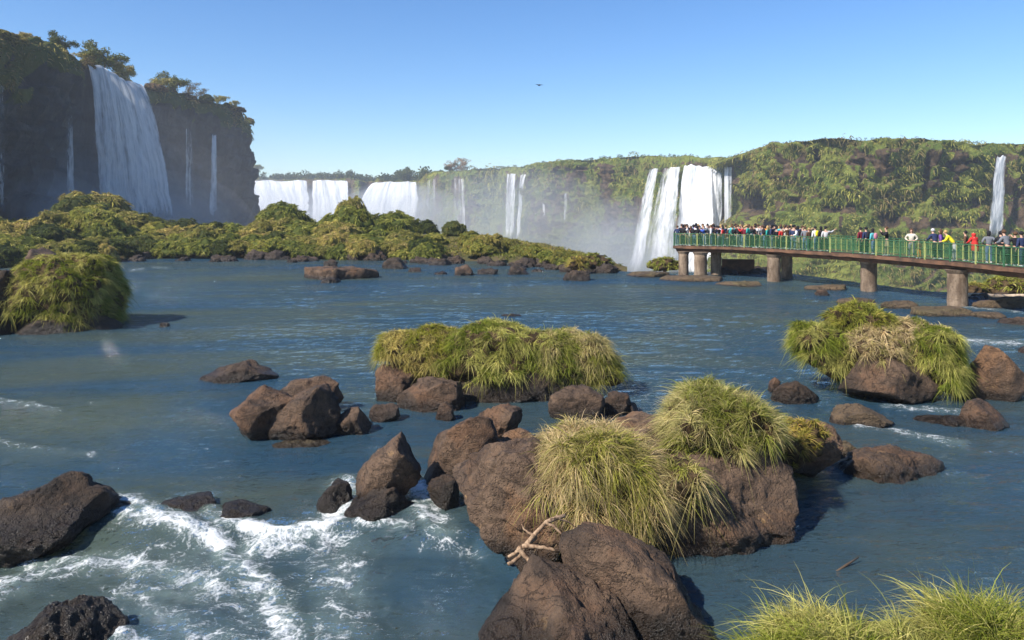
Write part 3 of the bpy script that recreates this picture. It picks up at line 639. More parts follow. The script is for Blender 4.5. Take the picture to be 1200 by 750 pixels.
# ---- air: haze and spray
def volume_mat(name, dens, col=(.93,.96,1)):
    n = NT(name); v = n.n('ShaderNodeVolumePrincipled'); v.inputs['Density'].default_value = dens; v.inputs['Color'].default_value = (*col, 1); v.inputs['Anisotropy'].default_value = .25
    return n.end(None, v.outputs[0])
def solid_box(name, a, b, mat):
    V = [(x, y, z) for x in (a[0], b[0]) for y in (a[1], b[1]) for z in (a[2], b[2])]
    return obj(name, raw_mesh(name, V, [(0,1,3,2),(4,6,7,5),(0,4,5,1),(2,3,7,6),(0,2,6,4),(1,5,7,3)], mat))
tag(solid_box('haze', (-1500,-260,-41.5), (1500,1500,75), volume_mat('haze_air', .00030, (.86,.92,1))), kind='stuff')
def spray(px, py, Y, rx, ry, rz, dens):
    U, Fc = ico(4); c = W(px, py, Y)
    m_ = volume_mat('spray', dens*.30); rs = np.random.default_rng(int(px))
    for k in range(6):
        s = 1.25-.14*k; me = raw_mesh('spray_mist', U*np.array([rx,ry,rz])*s*(1+.10*fbm(U*1.2+k*3+px, 2, k))[:,None], Fc, m_, smooth=True)
        tag(obj('spray_mist', me, None, c+rs.normal(size=3)*np.array([rx,ry*.3,rz])*.16*(k > 0)), kind='stuff')
spray(14, 250, 160, 15, 12, 8, .035)
spray(20, 262, 165, 26, 16, 13, .008)
spray(178, 262, 200, 20, 14, 11, .022)
spray(465, 262, 640, 66, 40, 28, .012)
spray(310, 262, 740, 80, 50, 34, .010)
spray(40, 235, 175, 60, 30, 24, .0024)
spray(600, 285, 500, 75, 40, 46, .007)
spray(735, 305, 385, 30, 22, 26, .014)

spray(752, 322, 385, 18, 12, 12, .030)
# ---- island in mid river
OUTL = [(-300,225),(-100,232),(0,250),(40,262),(62,250),(75,235),(110,228),(150,240),(200,262),(240,254),(262,260),(300,262),(318,250),(332,237),(346,242),(362,258),(385,259),(400,242),(412,236),(425,249),(440,257),(465,250),(482,262),(500,263),(540,266),(570,272),(600,280),(640,290),(680,297),(700,306),(725,313)]
FRONT = [(-300,60),(0,70),(120,78),(150,85),(300,84),(500,80),(600,75),(660,71),(700,68),(730,67)]
def topz(px, Y): return HC+(H0-ipx(px, OUTL))*Y/F
nx_, ny_ = 260, 90; pxs = np.linspace(-300, 735, nx_); V = np.zeros((ny_, nx_, 3))
for j in range(ny_):
    t = j/(ny_-1); yf = ipx(pxs, FRONT); ln = np.interp(pxs, [-300,560,640,700,735],[90,85,40,8,3]); Y = yf-1+ln*t
    zt = np.maximum(topz(pxs, Y)-2.4, .5); z = -.5+1.1*sstep(0,.10,t)+(zt-.6)*sstep(.05,.6,t)-sstep(.9,1,t)*(zt+4); z = np.where(pxs > 700, np.minimum(z, -.2+.5*sstep(0,.4,t)), z)
    V[j,:,0] = (pxs-600)*Y/F; V[j,:,1] = Y; V[j,:,2] = z
Vi = V.reshape(-1,3); Vi[:,2] += fbm(Vi*.35, 4, 60)*.5; Fi = grid_faces(ny_, nx_)
isl = tag(obj('island_ground', raw_mesh('island_ground', Vi, Fi, mat_simple('damp_soil', (.060,.062,.022), .95, .1, .5, col2=(.085,.060,.035), bump=.6), smooth=True)), kind='structure')
rg = np.random.default_rng(61); P, N = sample(Vi, Fi, 90000, rg, lambda N, C: (C[:,2] > .25)*(70/C[:,1])**1.6)
gp = fbm(P*.12, 3, 62)+(P[:,0]/P[:,1] > -.12)*.16
V, Fb, C1 = blades(P, N, .85, .085, .9, PAL['bush'], rg, 2, 1.0, .5, patch=3); c2 = np.array(PAL['gold'])[rg.integers(4, size=len(P))]*1.0
m = np.repeat(gp > .12, 6)[:,None]; C1 = np.where(m, np.repeat(c2,6,0)*.7+C1*.3, C1)
tag(obj('island_grass', raw_mesh('island_grass', V, Fb, M['leaf_far'], col=C1)), kind='stuff')

BT = {}
for pal in ('bush','olive','dark','gold','dry'):
    PAL[pal] = [tuple(min(.6, c*1.22) for c in q) for q in PAL[pal]]; BT[pal] = [bush_mesh(70+k*13+len(pal), pal, 5200 if pal in ('bush','olive') else 4000, tall=(1,1.15,.85)[k % 3]) for k in range(3 if pal in ('bush','olive') else 2)]
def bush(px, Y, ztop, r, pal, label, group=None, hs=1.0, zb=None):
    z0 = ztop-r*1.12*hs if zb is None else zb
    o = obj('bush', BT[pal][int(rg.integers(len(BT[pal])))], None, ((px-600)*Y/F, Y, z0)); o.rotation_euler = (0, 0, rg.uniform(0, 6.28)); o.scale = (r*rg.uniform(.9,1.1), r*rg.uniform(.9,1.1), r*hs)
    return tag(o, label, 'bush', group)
rg = np.random.default_rng(62)
SPECIAL = [(110,118,229,4.6,'olive',.8,'large pale domed thicket on the island, left of the tall broad fall'),(85,96,262,2.7,'bush',.9,'round dark green bush left of centre below the pale domed thicket'),
 (332,112,236,3.3,'bush',1.25,'tall humped bush in front of the widest far curtain'),(352,108,262,2.4,'dark',.8,'low dark bush leaning right of the tall humped bush'),
 (411,110,236,2.2,'olive',1.9,'tall cone shaped bush standing alone on the island skyline'),(465,112,250,2.8,'bush',1.0,'broad round bush right of the cone shaped bush'),(436,104,256,2.3,'dark',.95,'dark bush wedged between the cone shaped bush and the broad round bush'),
 (500,112,259,1.5,'dark',1.1,'small dark ball of a bush below the narrow misty fall'),(533,110,262,1.6,'dark',1.0,'small dark bush amid golden scrub below the second misty fall'),
 (245,92,266,2.6,'olive',.9,'brownish bush at the water edge near the left end of the channel'),(262,87,286,1.2,'bush',.95,'small bright green bush low over the water at the island edge'),(474,84,291,1.4,'bush',.8,'bright green tuft at the island shore below the broad round bush'),
 (395,94,262,2.6,'olive',1.0,'brown green bush leaning beneath the cone shaped bush'),(140,92,276,2.9,'bush',.85,'wide sunlit bush above the left end of the river channel'),(60,84,268,2.6,'dark',.8,'dark bush above the left bank boulders')]
for px, Y, py, r, pal, hs, lab in SPECIAL: bush(px, Y, HC+(H0-py)*Y/F, r, pal, lab, None, hs)
zones = [(-400,75,'left bank'),(75,200,'below the tall broad fall'),(200,300,'below the tip of the left cliff'),(300,395,'in front of the far white curtains'),(395,500,'below the foaming far fall'),(500,610,'in the golden scrub below the twin falls'),(610,760,'on the low right tail of the island')]
words_ = {'bush':'mid green','olive':'olive brown','dark':'dark green','gold':'golden','dry':'brown'}
cnt = 0
for row, (dy, rr, st) in enumerate([(1.5,1.5,19),(5,1.9,24),(11,2.3,30),(19,2.7,33),(30,3.1,36),(44,3.5,40)]):
    px = -120+rg.uniform(0, 20)
    while px < 725:
        Y = ipx(px, FRONT)+dy*(1 if px < 560 else .55 if px < 640 else .25)+rg.uniform(-1,1)*dy*.15
        q = rg.random(); right = px > 500
        pal = ('gold' if q < .45 else 'olive' if q < .7 else 'dry' if q < .82 else 'bush') if right else ('bush' if q < .45 else 'olive' if q < .75 else 'dark')
        zt = topz(px, Y)*rg.uniform(.80,.99) if row > 2 else min(topz(px, Y)*.95, rr*rg.uniform(.9,1.35)+.3)
        r = rr*rg.uniform(.75,1.2)*(.62 if right and row < 5 else 1); r = min(r, max(zt, .5)*1.1)
        if px > 440 and (row > 3 or rg.random() < .5): px += 14; continue
        zt *= .93
        if not (px > 690 and row > 1) and zt > .4 and px < 715:
            z = [b for a, c, b in zones if a <= px < c][0]; rw = ['at the waterline','behind the shore','in the middle rows','in the middle rows','on the skyline','on the skyline'][row]
            bush(px, Y, zt, r, pal, f'{words_[pal]} bush {rw} {z}', f'{words_[pal]} bushes {rw} {z}', rg.uniform(.75,1.0)); cnt += 1
        px += st*rg.uniform(.75,1.35)*(.8 if right else 1)

for k in range(58):
    px = rg.uniform(-20, 292); Yr = ipx(px, LEFT[1:13])+rg.uniform(.5, 7)
    if 94 < px < 170 and rg.random() < .75: continue
    py = ipx(px, LEFT[1:13], 2); r = rg.uniform(.9, 2.3); pal = ('olive','bush','dry','dark','olive')[int(rg.integers(5))]; zc = HC+(H0-py)*ipx(px, LEFT[1:13])/F
    side = 'left of the tall fall' if px < 130 else 'right of the tall fall'
    bush(px, Yr, zc+r*rg.uniform(.3, .75), r, pal, f'{words_[pal]} bush on the left cliff rim {side}', f'{words_[pal]} rim bushes {side}', rg.uniform(.7, 1.0))
# trees on the left cliff rim and a few emergent ones far off
TT = [tree_meshes(1, 6.2, 3.0, 'dark', .75, .5, 4200), tree_meshes(2, 4.8, 2.8, 'olive', .8, .5, 3600), tree_meshes(3, 5.5, 3.2, 'dry', .5, .45, 1500)]
for px, Y, py, k, s, lab in [(74,176,62,0,.72,'small flat topped tree on the left cliff rim, left of the tall fall'),(124,199,86,0,1.15,'dark leafy tree on the rim directly behind the tall fall'),(140,203,92,1,.95,'rounded tree on the rim just right of the fall lip'),
        (104,196,76,1,.7,'low shrubby tree left of the fall lip on the rim'),(188,218,108,1,.85,'bushy tree on the rim right of the tall fall'),(205,224,110,0,.95,'second larger tree right of the tall fall on the rim'),
        (228,238,114,2,.8,'sparse brown tree near the middle of the descending rim'),(258,252,120,1,.55,'low round tree near the right end of the left cliff'),(275,262,125,1,.5,'small round tree at the tip of the left cliff'),(30,164,50,1,.5,'small bushy tree at the far left on the cliff rim')]:
    p = W(px, py, Y); p[2] -= .8; plant_tree(TT[k], p, s, px, lab, 'trees along the left cliff rim')
for px, py, k, s, lab in [(538,203,2,1.6,'tall sparse tree rising over the far rim above the misty falls'),(473,213,0,1.3,'lone tree on the far rim above the foaming fall'),(528,204,0,1.0,'rounder tree beside the tall sparse one on the far rim'),(300,205,1,1.2,'tree on the far rim next to the tip of the left cliff')]:
    Y = wallY(px)+8; p = W(px, py, Y); p[2] -= 1; plant_tree(TT[k], p, s*Y/420*.9, px, lab, 'trees along the far rim')

# ================================================================== FOREGROUND BOULDERS
rock([(515,800),(528,762),(552,732),(588,698),(620,672),(655,662),(705,676),(748,704),(785,735),(812,768),(790,830),(560,840)], 8.6, 'big dark rounded boulder at the bottom edge, nearest the viewer', 1.15, 6, 'rock', .075, 11, push=.6, facets=14)
rock([(640,668),(658,640),(684,624),(728,636),(775,660),(820,692),(856,716),(874,748),(866,800),(760,830),(680,800),(645,720)], 9.0, 'sloping brown boulder just behind the nearest dark boulder', 1.0, 6, 'rock', .075, 17, push=.9, facets=14)
rock([(526,548),(536,528),(565,514),(610,520),(660,520),(720,545),(760,600),(740,648),(690,660),(625,657),(588,640),(566,612),(540,582),(528,568)], 11.2, 'large warm brown boulder with ochre lichen under the drooping grass clump', 1.35, 6, 'rock_warm', .10, 13, push=.62)
rock([(700,580),(745,552),(790,540),(850,528),(915,526),(955,530),(966,566),(964,618),(955,644),(905,652),(840,653),(770,650),(715,640),(690,600)], 11.5, 'massive flat topped block standing behind the grass, steep sunlit face', 1.5, 6, 'rock_warm', .10, 14, p=3.6, push=.72, facets=14)
rock([(905,525),(925,503),(950,493),(972,499),(981,515),(975,532),(940,545),(910,540)], 14.6, 'rounded red brown boulder at the right end of the grassy outcrop', .8, 5, 'rock_warm', .09, 15)
rock([(690,510),(700,492),(740,487),(790,490),(800,515),(760,540),(700,535)], 14.2, 'low reddish slab between the two foreground grass clumps', .9, 5, 'rock_warm', .08, 16)
rock([(410,572),(413,560),(432,540),(458,518),(482,501),(490,512),(494,535),(490,562),(470,584),(430,588),(412,582)], 13.3, 'leaning wedge shaped boulder with a sharp tip above the rapids', .55, 5, 'rock', .07, 17, p=3, facets=7)
rock([(404,606),(410,585),(430,570),(462,570),(482,585),(484,604),(470,613),(420,614)], 12.7, 'wet weedy dark rock at the foot of the wedge shaped boulder', .5, 5, 'rock_dark', .10, 18)
rock([(500,556),(501,520),(507,503),(530,488),(560,478),(572,482),(582,505),(586,535),(578,555),(540,566),(510,566)], 14.2, 'tall angular boulder with a dark shaded right face', .6, 5, 'rock', .07, 19, p=3.4, facets=8)
rock([(498,575),(505,562),(522,557),(540,566),(545,585),(530,594),(505,590)], 13.1, 'small dark rock in the foam below the tall angular boulder', .35, 4, 'rock_dark', .09, 20)
rock([(556,500),(562,480),(590,474),(612,482),(616,498),(600,512),(565,512)], 16.3, 'flat grey brown rock behind the tall angular boulder', .55, 5, 'rock', .09, 21)
rock([(583,520),(588,504),(606,500),(625,508),(636,522),(625,532),(595,532)], 15.0, 'small reddish rock between the angular boulder and the grass', .4, 4, 'rock_warm', .09, 22)
rock([(545,540),(548,520),(575,516),(600,520),(612,535),(600,550),(560,552)], 14.2, 'low brown rock tucked right of the tall angular boulder', .4, 4, 'rock_warm', .09, 23)
rock([(262,507),(264,492),(276,468),(292,450),(320,446),(345,452),(356,470),(352,500),(330,512),(280,512)], 17.2, 'left rounded boulder of the triple boulder group in mid water', .75, 5, 'rock', .075, 24)
rock([(318,465),(340,447),(378,443),(398,446),(404,465),(380,480),(330,480)], 19.2, 'back ridge boulder of the triple boulder group', .7, 5, 'rock', .075, 25)
rock([(306,514),(311,492),(325,476),(350,461),(385,449),(402,455),(413,476),(411,496),(392,508),(350,514)], 17.1, 'middle creased boulder of the triple boulder group', .7, 5, 'rock', .085, 26)
rock([(375,506),(385,494),(405,482),(425,476),(436,484),(438,498),(430,506),(395,509)], 17.5, 'smallest right hand boulder of the triple boulder group', .45, 5, 'rock', .08, 27)
rock([(228,447),(236,436),(262,429),(282,424),(296,421),(305,430),(320,434),(323,445),(300,450),(240,451)], 23.0, 'low jagged rock ridge behind the triple boulder group', .7, 5, 'rock', .10, 28)
# left foreground
rock([(-60,650),(-50,606),(-10,594),(22,584),(45,572),(60,564),(78,566),(94,578),(122,592),(134,604),(100,618),(85,632),(48,645),(0,662),(-30,665)], 11.6, 'dark wet boulder at the left edge beside the white water', 1.1, 6, 'rock_dark', .08, 29)
rock([(80,590),(95,578),(125,582),(150,590),(166,600),(150,610),(110,612),(85,606)], 12.8, 'low mossy tail rock pointing from the left boulder into the foam', .45, 5, 'rock_dark', .12, 30)
rock([(-30,770),(10,730),(45,712),(72,705),(100,712),(128,735),(142,765),(120,830),(0,830)], 8.9, 'black pointed rock in the white water at the bottom left corner', .7, 6, 'rock_dark', .10, 31)
rock([(165,606),(180,592),(205,583),(240,582),(262,592),(272,606),(230,612)], 13.0, 'submerged brown rock with water sliding over it, left of two', .5, 5, 'rock_dark', .08, 32)
rock([(236,612),(250,598),(278,590),(310,594),(332,604),(335,614),(290,618),(250,616)], 12.75, 'wet brown rock right of the submerged one at the head of the rapids', .5, 5, 'rock_dark', .10, 33)
rock([(372,594),(378,575),(392,562),(410,570),(415,590),(395,600)], 13.1, 'dark weedy rock left of the wedge boulder, half under water', .35, 4, 'rock_dark', .10, 34)
rock([(150,622),(165,596),(200,588),(250,588),(275,598),(285,622)], 13.3, 'broad brown rock fully under water just above the rapids', .8, 5, 'ledge', .07, 130, angular=False)
rock([(300,630),(315,600),(345,593),(385,594),(398,612),(395,630)], 13.3, 'brown rock under water left of the wedge boulder', .7, 5, 'ledge', .07, 131, angular=False)
rock([(300,534),(315,520),(350,516),(390,520),(400,534)], 16.6, 'brown stone shelf under water in front of the triple boulder group', .5, 5, 'ledge', .07, 132, angular=False)
# middle grass island
rock([(432,467),(434,445),(448,428),(470,428),(490,445),(486,464),(460,471)], 20.6, 'left end rock under the long grass mound in mid stream', .6, 5, 'rock', .09, 40)
rock([(462,478),(466,458),(482,446),(520,444),(556,452),(564,468),(556,480),(510,486)], 19.6, 'wide grey brown rock under the front of the long grass mound', .6, 5, 'rock', .09, 41)
rock([(432,490),(436,475),(450,468),(466,474),(468,488),(450,494)], 18.7, 'small squarish rock in the water left of the long grass mound', .35, 4, 'rock', .09, 42)
rock([(508,490),(511,478),(522,470),(532,478),(534,490),(522,492)], 18.8, 'tiny upright stone in front of the long grass mound', .2, 4, 'rock', .09, 43)
rock([(485,470),(500,430),(560,415),(640,412),(700,425),(738,445),(736,462),(690,470),(560,474)], 20.8, 'dark long base rock under the middle grass mound', 1.1, 5, 'rock_dark', .08, 44)
rock([(642,484),(646,464),(664,455),(690,454),(706,464),(706,482),(690,492),(655,492)], 18.7, 'brown boulder at the right foot of the long grass mound', .5, 5, 'rock', .08, 45)
rock([(702,484),(706,466),(722,459),(738,463),(740,480),(725,488)], 19.2, 'rounded dark boulder right of the brown one by the long grass mound', .4, 5, 'rock', .08, 46)
rock([(730,484),(735,470),(745,468),(748,480),(742,487)], 19.4, 'small orange brown stone at the right end of the boulder row', .2, 4, 'rock_warm', .08, 47)
# right group
rock([(985,462),(990,430),(1020,412),(1070,410),(1100,430),(1104,458),(1085,472),(1040,474),(1000,470)], 20.4, 'rock core under the bushy grass mound on the right', 1.0, 5, 'rock', .08, 50)
rock([(1122,468),(1124,440),(1132,428),(1146,424),(1152,408),(1160,404),(1168,412),(1184,428),(1202,445),(1215,462),(1205,470),(1150,472)], 20.6, 'pale brown shark fin shaped boulder at the right edge', .9, 5, 'rock_warm', .045, 51, angular=False)
rock([(1114,502),(1120,482),(1138,471),(1160,470),(1176,478),(1188,492),(1188,503),(1160,508),(1125,506)], 18.0, 'smooth domed boulder in the riffle below the shark fin boulder', .55, 5, 'rock', .06, 52)
rock([(1068,498),(1078,489),(1110,487),(1140,492),(1148,504),(1120,507),(1080,504)], 18.3, 'low flat rock joined to the left of the domed boulder', .45, 5, 'rock_dark', .08, 53)
rock([(900,465),(908,452),(930,447),(950,455),(962,467),(950,474),(915,474)], 20.3, 'wet shiny flat rock between the two right hand grass mounds', .5, 5, 'rock_dark', .08, 54)
rock([(900,453),(903,443),(911,441),(916,447),(915,454)], 21.5, 'pebble like stone perched behind the shiny flat rock', .2, 4, 'rock', .06, 55)
rock([(966,556),(972,540),(1000,530),(1050,530),(1100,536),(1130,548),(1128,562),(1080,569),(1000,566)], 14.6, 'long flat brown ledge awash right of the grassy outcrop', .7, 6, 'rock', .12, 56)
rock([(955,535),(962,523),(990,518),(1010,524),(1012,536),(980,542)], 16.0, 'weedy low ledge just beyond the long flat ledge', .5, 5, 'ledge', .10, 57)
rock([(960,490),(975,476),(1010,474),(1040,482),(1042,494),(1000,500)], 18.2, 'brown submerged slab breaking the surface below the right grass mound', .6, 5, 'ledge', .10, 58)
rock([(1170,382),(1178,374),(1205,373),(1230,380),(1225,386)], 34.5, 'low reddish rock at the right edge beyond the riffle', .8, 4, 'rock_warm', .1, 59)
rock([(1190,416),(1198,406),(1220,404),(1240,412),(1235,420)], 27.5, 'small rock cut by the right picture edge above the shark fin', .5, 4, 'rock', .1, 60)
rock([(660,474),(668,470),(700,469),(720,474),(700,478)], 22.5, 'flat stone barely showing behind the boulder row', .3, 4, 'rock_dark', .1, 61)
rock([(578,372),(582,369),(610,368),(620,371),(610,374)], 37.5, 'thin dark rock awash behind the long grass mound', .4, 4, 'rock_dark', .1, 62)
rock([(184,383),(188,378),(199,378),(202,382),(195,385)], 34.2, 'tiny lone rock in the channel right of the left grass bank', .25, 3, 'rock_dark', .1, 63)
rock([(952,346),(956,340),(968,338),(976,343),(972,348),(958,348)], 47, 'lone small rock in front of the second pier from the right', .4, 4, 'rock', .1, 64)
# mid-distance rocks
for k, (x0, y0, x1, y1, lab, mt) in enumerate([(334,312,446,329,'broad flat rock shelf in mid channel left of centre','rock'),(378,302,396,314,'small dark rock behind the broad flat shelf','rock_dark'),(448,301,483,316,'dark block shaped rock near the island shore, left of the row','rock_dark'),
    (476,312,497,320,'low dark rock at the foot of the block shaped rock','rock_dark'),(506,317,528,323,'thin low rock left of the round brown rock','rock_dark'),(530,309,556,324,'round brown rock in the row off the island','rock'),(558,311,586,323,'dark hump just right of the round brown rock','rock_dark'),
    (592,311,622,323,'wide dark rock near the right end of the row','rock_dark'),(622,314,640,320,'slight dark rock ending the row off the island','rock_dark'),(655,317,697,330,'dark rock carrying a little bush in mid river','rock_dark'),(498,303,530,312,'dark rock on the island shore behind the row','rock_dark'),
    (345,299,376,307,'low shore rock behind the broad flat shelf','rock'),(393,314,420,319,'back knob of the broad flat shelf','rock'),(375,325,402,333,'fragment in front of the broad flat shelf','rock_dark')]):
    wpx = x1-x0; rock(box(x0, y0+1, x1, y1+(y1-y0)*.35, .10, 11), YW(y1-1), lab, wpx*YW(y1)/F*.33, 5 if wpx > 40 else 4, mt, .13, 400+k)
for k in range(64):
    px = RNG.uniform(150, 715); wd = RNG.uniform(8, 34); y = 249+HC*F/(ipx(px, FRONT))+RNG.uniform(-2, 4)+(2 if px > 600 else 0); h = wd*RNG.uniform(.14, .38)
    z = 'left' if px < 330 else 'middle' if px < 520 else 'right'
    rock(box(px-wd/2, y-h, px+wd/2, y+h*.3, .15, 10), YW(y), f'dark basalt rock along the {z} stretch of the island shore', wd*YW(y)/F*.4, 4, 'rock_far', .22, 500+k, group=f'shore rocks, {z} stretch of the island')
for k, (x0, y0, x1, y1, lab) in enumerate([(725,318,790,325,'thin weedy ledge near the brink below the big fall'),(760,323,862,330,'long weedy ledge in front of the left piers'),(835,330,905,336,'low ledge between the left piers and the middle pier'),
    (1030,352,1090,362,'brown shallow ledge between the two right piers'),(1052,358,1145,372,'brown shallow ledge around the foot of the right pier'),(1120,366,1200,373,'shallow ledge at the right edge behind the riffle'),(940,334,1010,341,'thin dark ledge left of the second pier from the right'),
    (1140,347,1215,362,'reddish rock bank under the pale log'),(980,349,1030,357,'ledge at the foot of the second pier from the right')]):
    wpx = x1-x0; rock(box(x0, y0, x1, y1+(y1-y0)*.6, .10, 11), YW(y1), lab, wpx*YW(y1)/F*.28, 5, 'ledge', .05, 600+k, angular=False, name='ledge', cat='rock ledge')
for k in range(16):
    px = RNG.uniform(836, 905); y = RNG.uniform(314, 322); wd = RNG.uniform(8, 20); rock(box(px-wd/2, y-wd*.35, px+wd/2, y+3, .15, 9), YW(y)*.99, 'reddish brown rubble stone below the old wall under the walkway', wd*.07*.35, 3, 'rock_far', .14, 700+k, group='rubble below the old wall')
for k in range(10):
    px = RNG.uniform(1135, 1230); y = RNG.uniform(349, 361); wd = RNG.uniform(12, 30); rock(box(px-wd/2, y-wd*.22, px+wd/2, y+3, .15, 9), YW(y), 'reddish stone on the bank under the pale log', wd*.05*.35, 3, 'rock', .14, 720+k, group='stones on the right bank')
# left bank
rock([(-40,398),(-30,330),(-8,312),(10,318),(14,350),(18,385),(10,398)], 31, 'dark rock wall at the left edge beside the grass bank', 2.2, 5, 'rock_dark', .12, 70)
rock([(5,396),(12,382),(50,370),(100,370),(132,376),(138,386),(115,392),(50,397)], 31.8, 'dark rock base of the big grass bank on the left', 2.0, 5, 'rock_dark', .09, 71)
rock([(28,312),(34,296),(46,288),(58,292),(64,304),(50,314)], 62, 'grey rock face showing between bushes on the left bank', 2, 4, 'rock', .1, 72)

# ---- grass clumps
clump([(12,350),(14,322),(34,306),(62,298),(90,295),(118,302),(135,322),(138,350),(134,392),(110,398),(60,384),(20,375)], 32.6, 'big rounded bank of hanging green grass at the left side', 34000, .50, .024, 'fresh', 2.7, 1.1, .92, 101, low=-.7, lump=.22, wts=(.4,.25,.1,.25), cat='grass bank')
clump([(440,422),(444,394),(462,378),(500,380),(550,386),(585,405),(585,440),(545,450),(490,450),(452,442)], 21.2, 'left lobe of the long grass mound on mid stream rocks', 16000, .42, .0155, 'fresh', 1.0, 1.0, .84, 102, low=-.5)
clump([(500,430),(512,395),(550,382),(590,376),(640,380),(680,400),(685,435),(640,450),(540,456)], 20.7, 'middle lobe of the long grass mound on mid stream rocks', 17000, .42, .0155, 'fresh', 1.15, 1.0, .84, 103, low=-.5)
clump([(600,440),(608,398),(650,385),(690,390),(716,402),(732,420),(735,442),(722,456),(650,458)], 21.0, 'right lobe of the long grass mound on mid stream rocks', 16000, .42, .0155, 'straw', 1.0, 1.0, .84, 104, low=-.5, wts=(.45,.2,.1,.25))
clump([(622,550),(628,522),(652,503),(685,496),(718,504),(758,524),(784,556),(780,590),(745,614),(700,602),(655,584),(626,570)], 11.5, 'thick drooping straw and green grass clump in the foreground centre', 21000, .52, .0112, 'straw', 1.0, 1.0, .88, 105, low=-.6, wind=(.1,-.15,0), push=.55, wts=(.4,.3,.2,.2), spread=.38)
clump([(768,505),(776,475),(800,458),(840,455),(880,465),(908,482),(918,500),(905,515),(870,525),(810,530),(775,522)], 12.5, 'upright grassy clump on top of the flat topped block', 17000, .42, .0115, 'straw', 1.0, .75, .88, 106, low=-.4, wts=(.5,.25,.1,.2))
clump([(768,562),(775,545),(795,538),(815,542),(826,560),(815,580),(792,584),(775,578)], 11.5, 'small trailing tuft hanging down the face of the flat topped block', 1100, .42, .0130, 'straw', .5, 1.3, .78, 107, low=-.6, wts=(.4,.4,.2,.2), push=.2)
clump([(895,540),(905,505),(930,492),(958,492),(966,515),(950,538),(915,548)], 14.0, 'low ochre herbs between the flat topped block and the red brown boulder', 3000, .26, .016, 'gold', .6, .6, .85, 108, low=-.2)
clump([(928,400),(932,380),(950,374),(975,382),(992,405),(996,435),(978,448),(955,432),(935,418)], 21.3, 'dark green curved grass at the left of the bushy mound on the right', 12000, .42, .0155, 'fresh', .9, 1.0, .88, 109, low=-.6, wts=(.6,.1,.05,.5))
clump([(962,392),(972,362),(1000,352),(1026,358),(1048,378),(1040,400),(1000,408),(970,402)], 21.6, 'bright lime tuft topping the bushy mound on the right', 7000, .38, .022, 'gold', .9, .8, .84, 110, low=-.4, wts=(.7,.1,.4,.1))
clump([(965,425),(972,388),(1010,368),(1065,370),(1105,388),(1108,425),(1070,440),(1010,448)], 20.9, 'brownish straw middle of the bushy mound on the right', 17000, .36, .0155, 'straw', 1.3, 1.0, .84, 111, low=-.5, wts=(.2,.5,.5,.05))
clump([(1050,420),(1056,388),(1085,372),(1112,380),(1126,405),(1128,435),(1120,458),(1090,458),(1066,440)], 20.6, 'green hanging grass at the right of the bushy mound', 13000, .40, .0155, 'fresh', 1.0, 1.15, .84, 112, low=-.6, wts=(.5,.4,.1,.2))
clump([(862,812),(884,776),(920,750),(965,735),(1010,738),(1050,758),(1075,780),(1060,840),(900,840)], 7.6, 'long fresh grass at the bottom edge right of centre', 6000, .60, .0105, 'fresh', .8, .7, .80, 113, low=-.2, wts=(.5,.45,.35,.1), push=.3, spread=.5)
clump([(1080,815),(1092,765),(1120,738),(1165,728),(1215,738),(1260,760),(1250,840),(1100,840)], 7.6, 'taller fresh grass in the bottom right corner', 6600, .66, .0105, 'fresh', .8, .7, .80, 114, low=-.2, wts=(.5,.45,.35,.1), push=.3, spread=.5)
clump([(985,850),(1020,770),(1070,748),(1120,765),(1140,850)], 7.5, 'thin grass joining the two bottom right grass clumps', 3600, .50, .0095, 'fresh', .6, .8, .80, 115, low=-.2, push=.3)
rock([(840,860),(880,800),(1000,770),(1150,765),(1290,780),(1330,860),(1200,960),(900,960)], 7.0, 'bank rock beneath the bottom right grasses', 1.3, 5, 'rock', .08, 73)
clump([(663,314),(668,303),(678,299),(686,304),(688,314),(676,318)], 63.5, 'little ochre bush on the dark rock in mid river', 1500, .5, .07, 'gold', .8, .9, .9, 116, low=-.5)
clump([(655,312),(672,300),(700,297),(716,305),(718,313),(690,316)], 66, 'green scrub at the very right tip of the island', 2500, .5, .07, 'bush', 1.6, .9, .9, 117, low=-.5)
clump([(756,314),(768,304),(782,302),(794,306),(796,316),(776,318)], 64.6, 'green shrub at the brink left of the piers', 2200, .5, .06, 'bush', 1.0, .9, .9, 118, low=-.5)
clump([(1150,346),(1165,330),(1190,322),(1225,326),(1230,346),(1190,350)], 49.5, 'leafy bush behind the pale log at the right edge', 3500, .55, .06, 'bush', 1.6, .9, .9, 119, low=-.5)
clump([(1120,345),(1130,334),(1150,332),(1160,344),(1140,348)], 50.5, 'small ochre bush behind the left end of the pale log', 1500, .45, .05, 'gold', .9, .9, .9, 120, low=-.5)

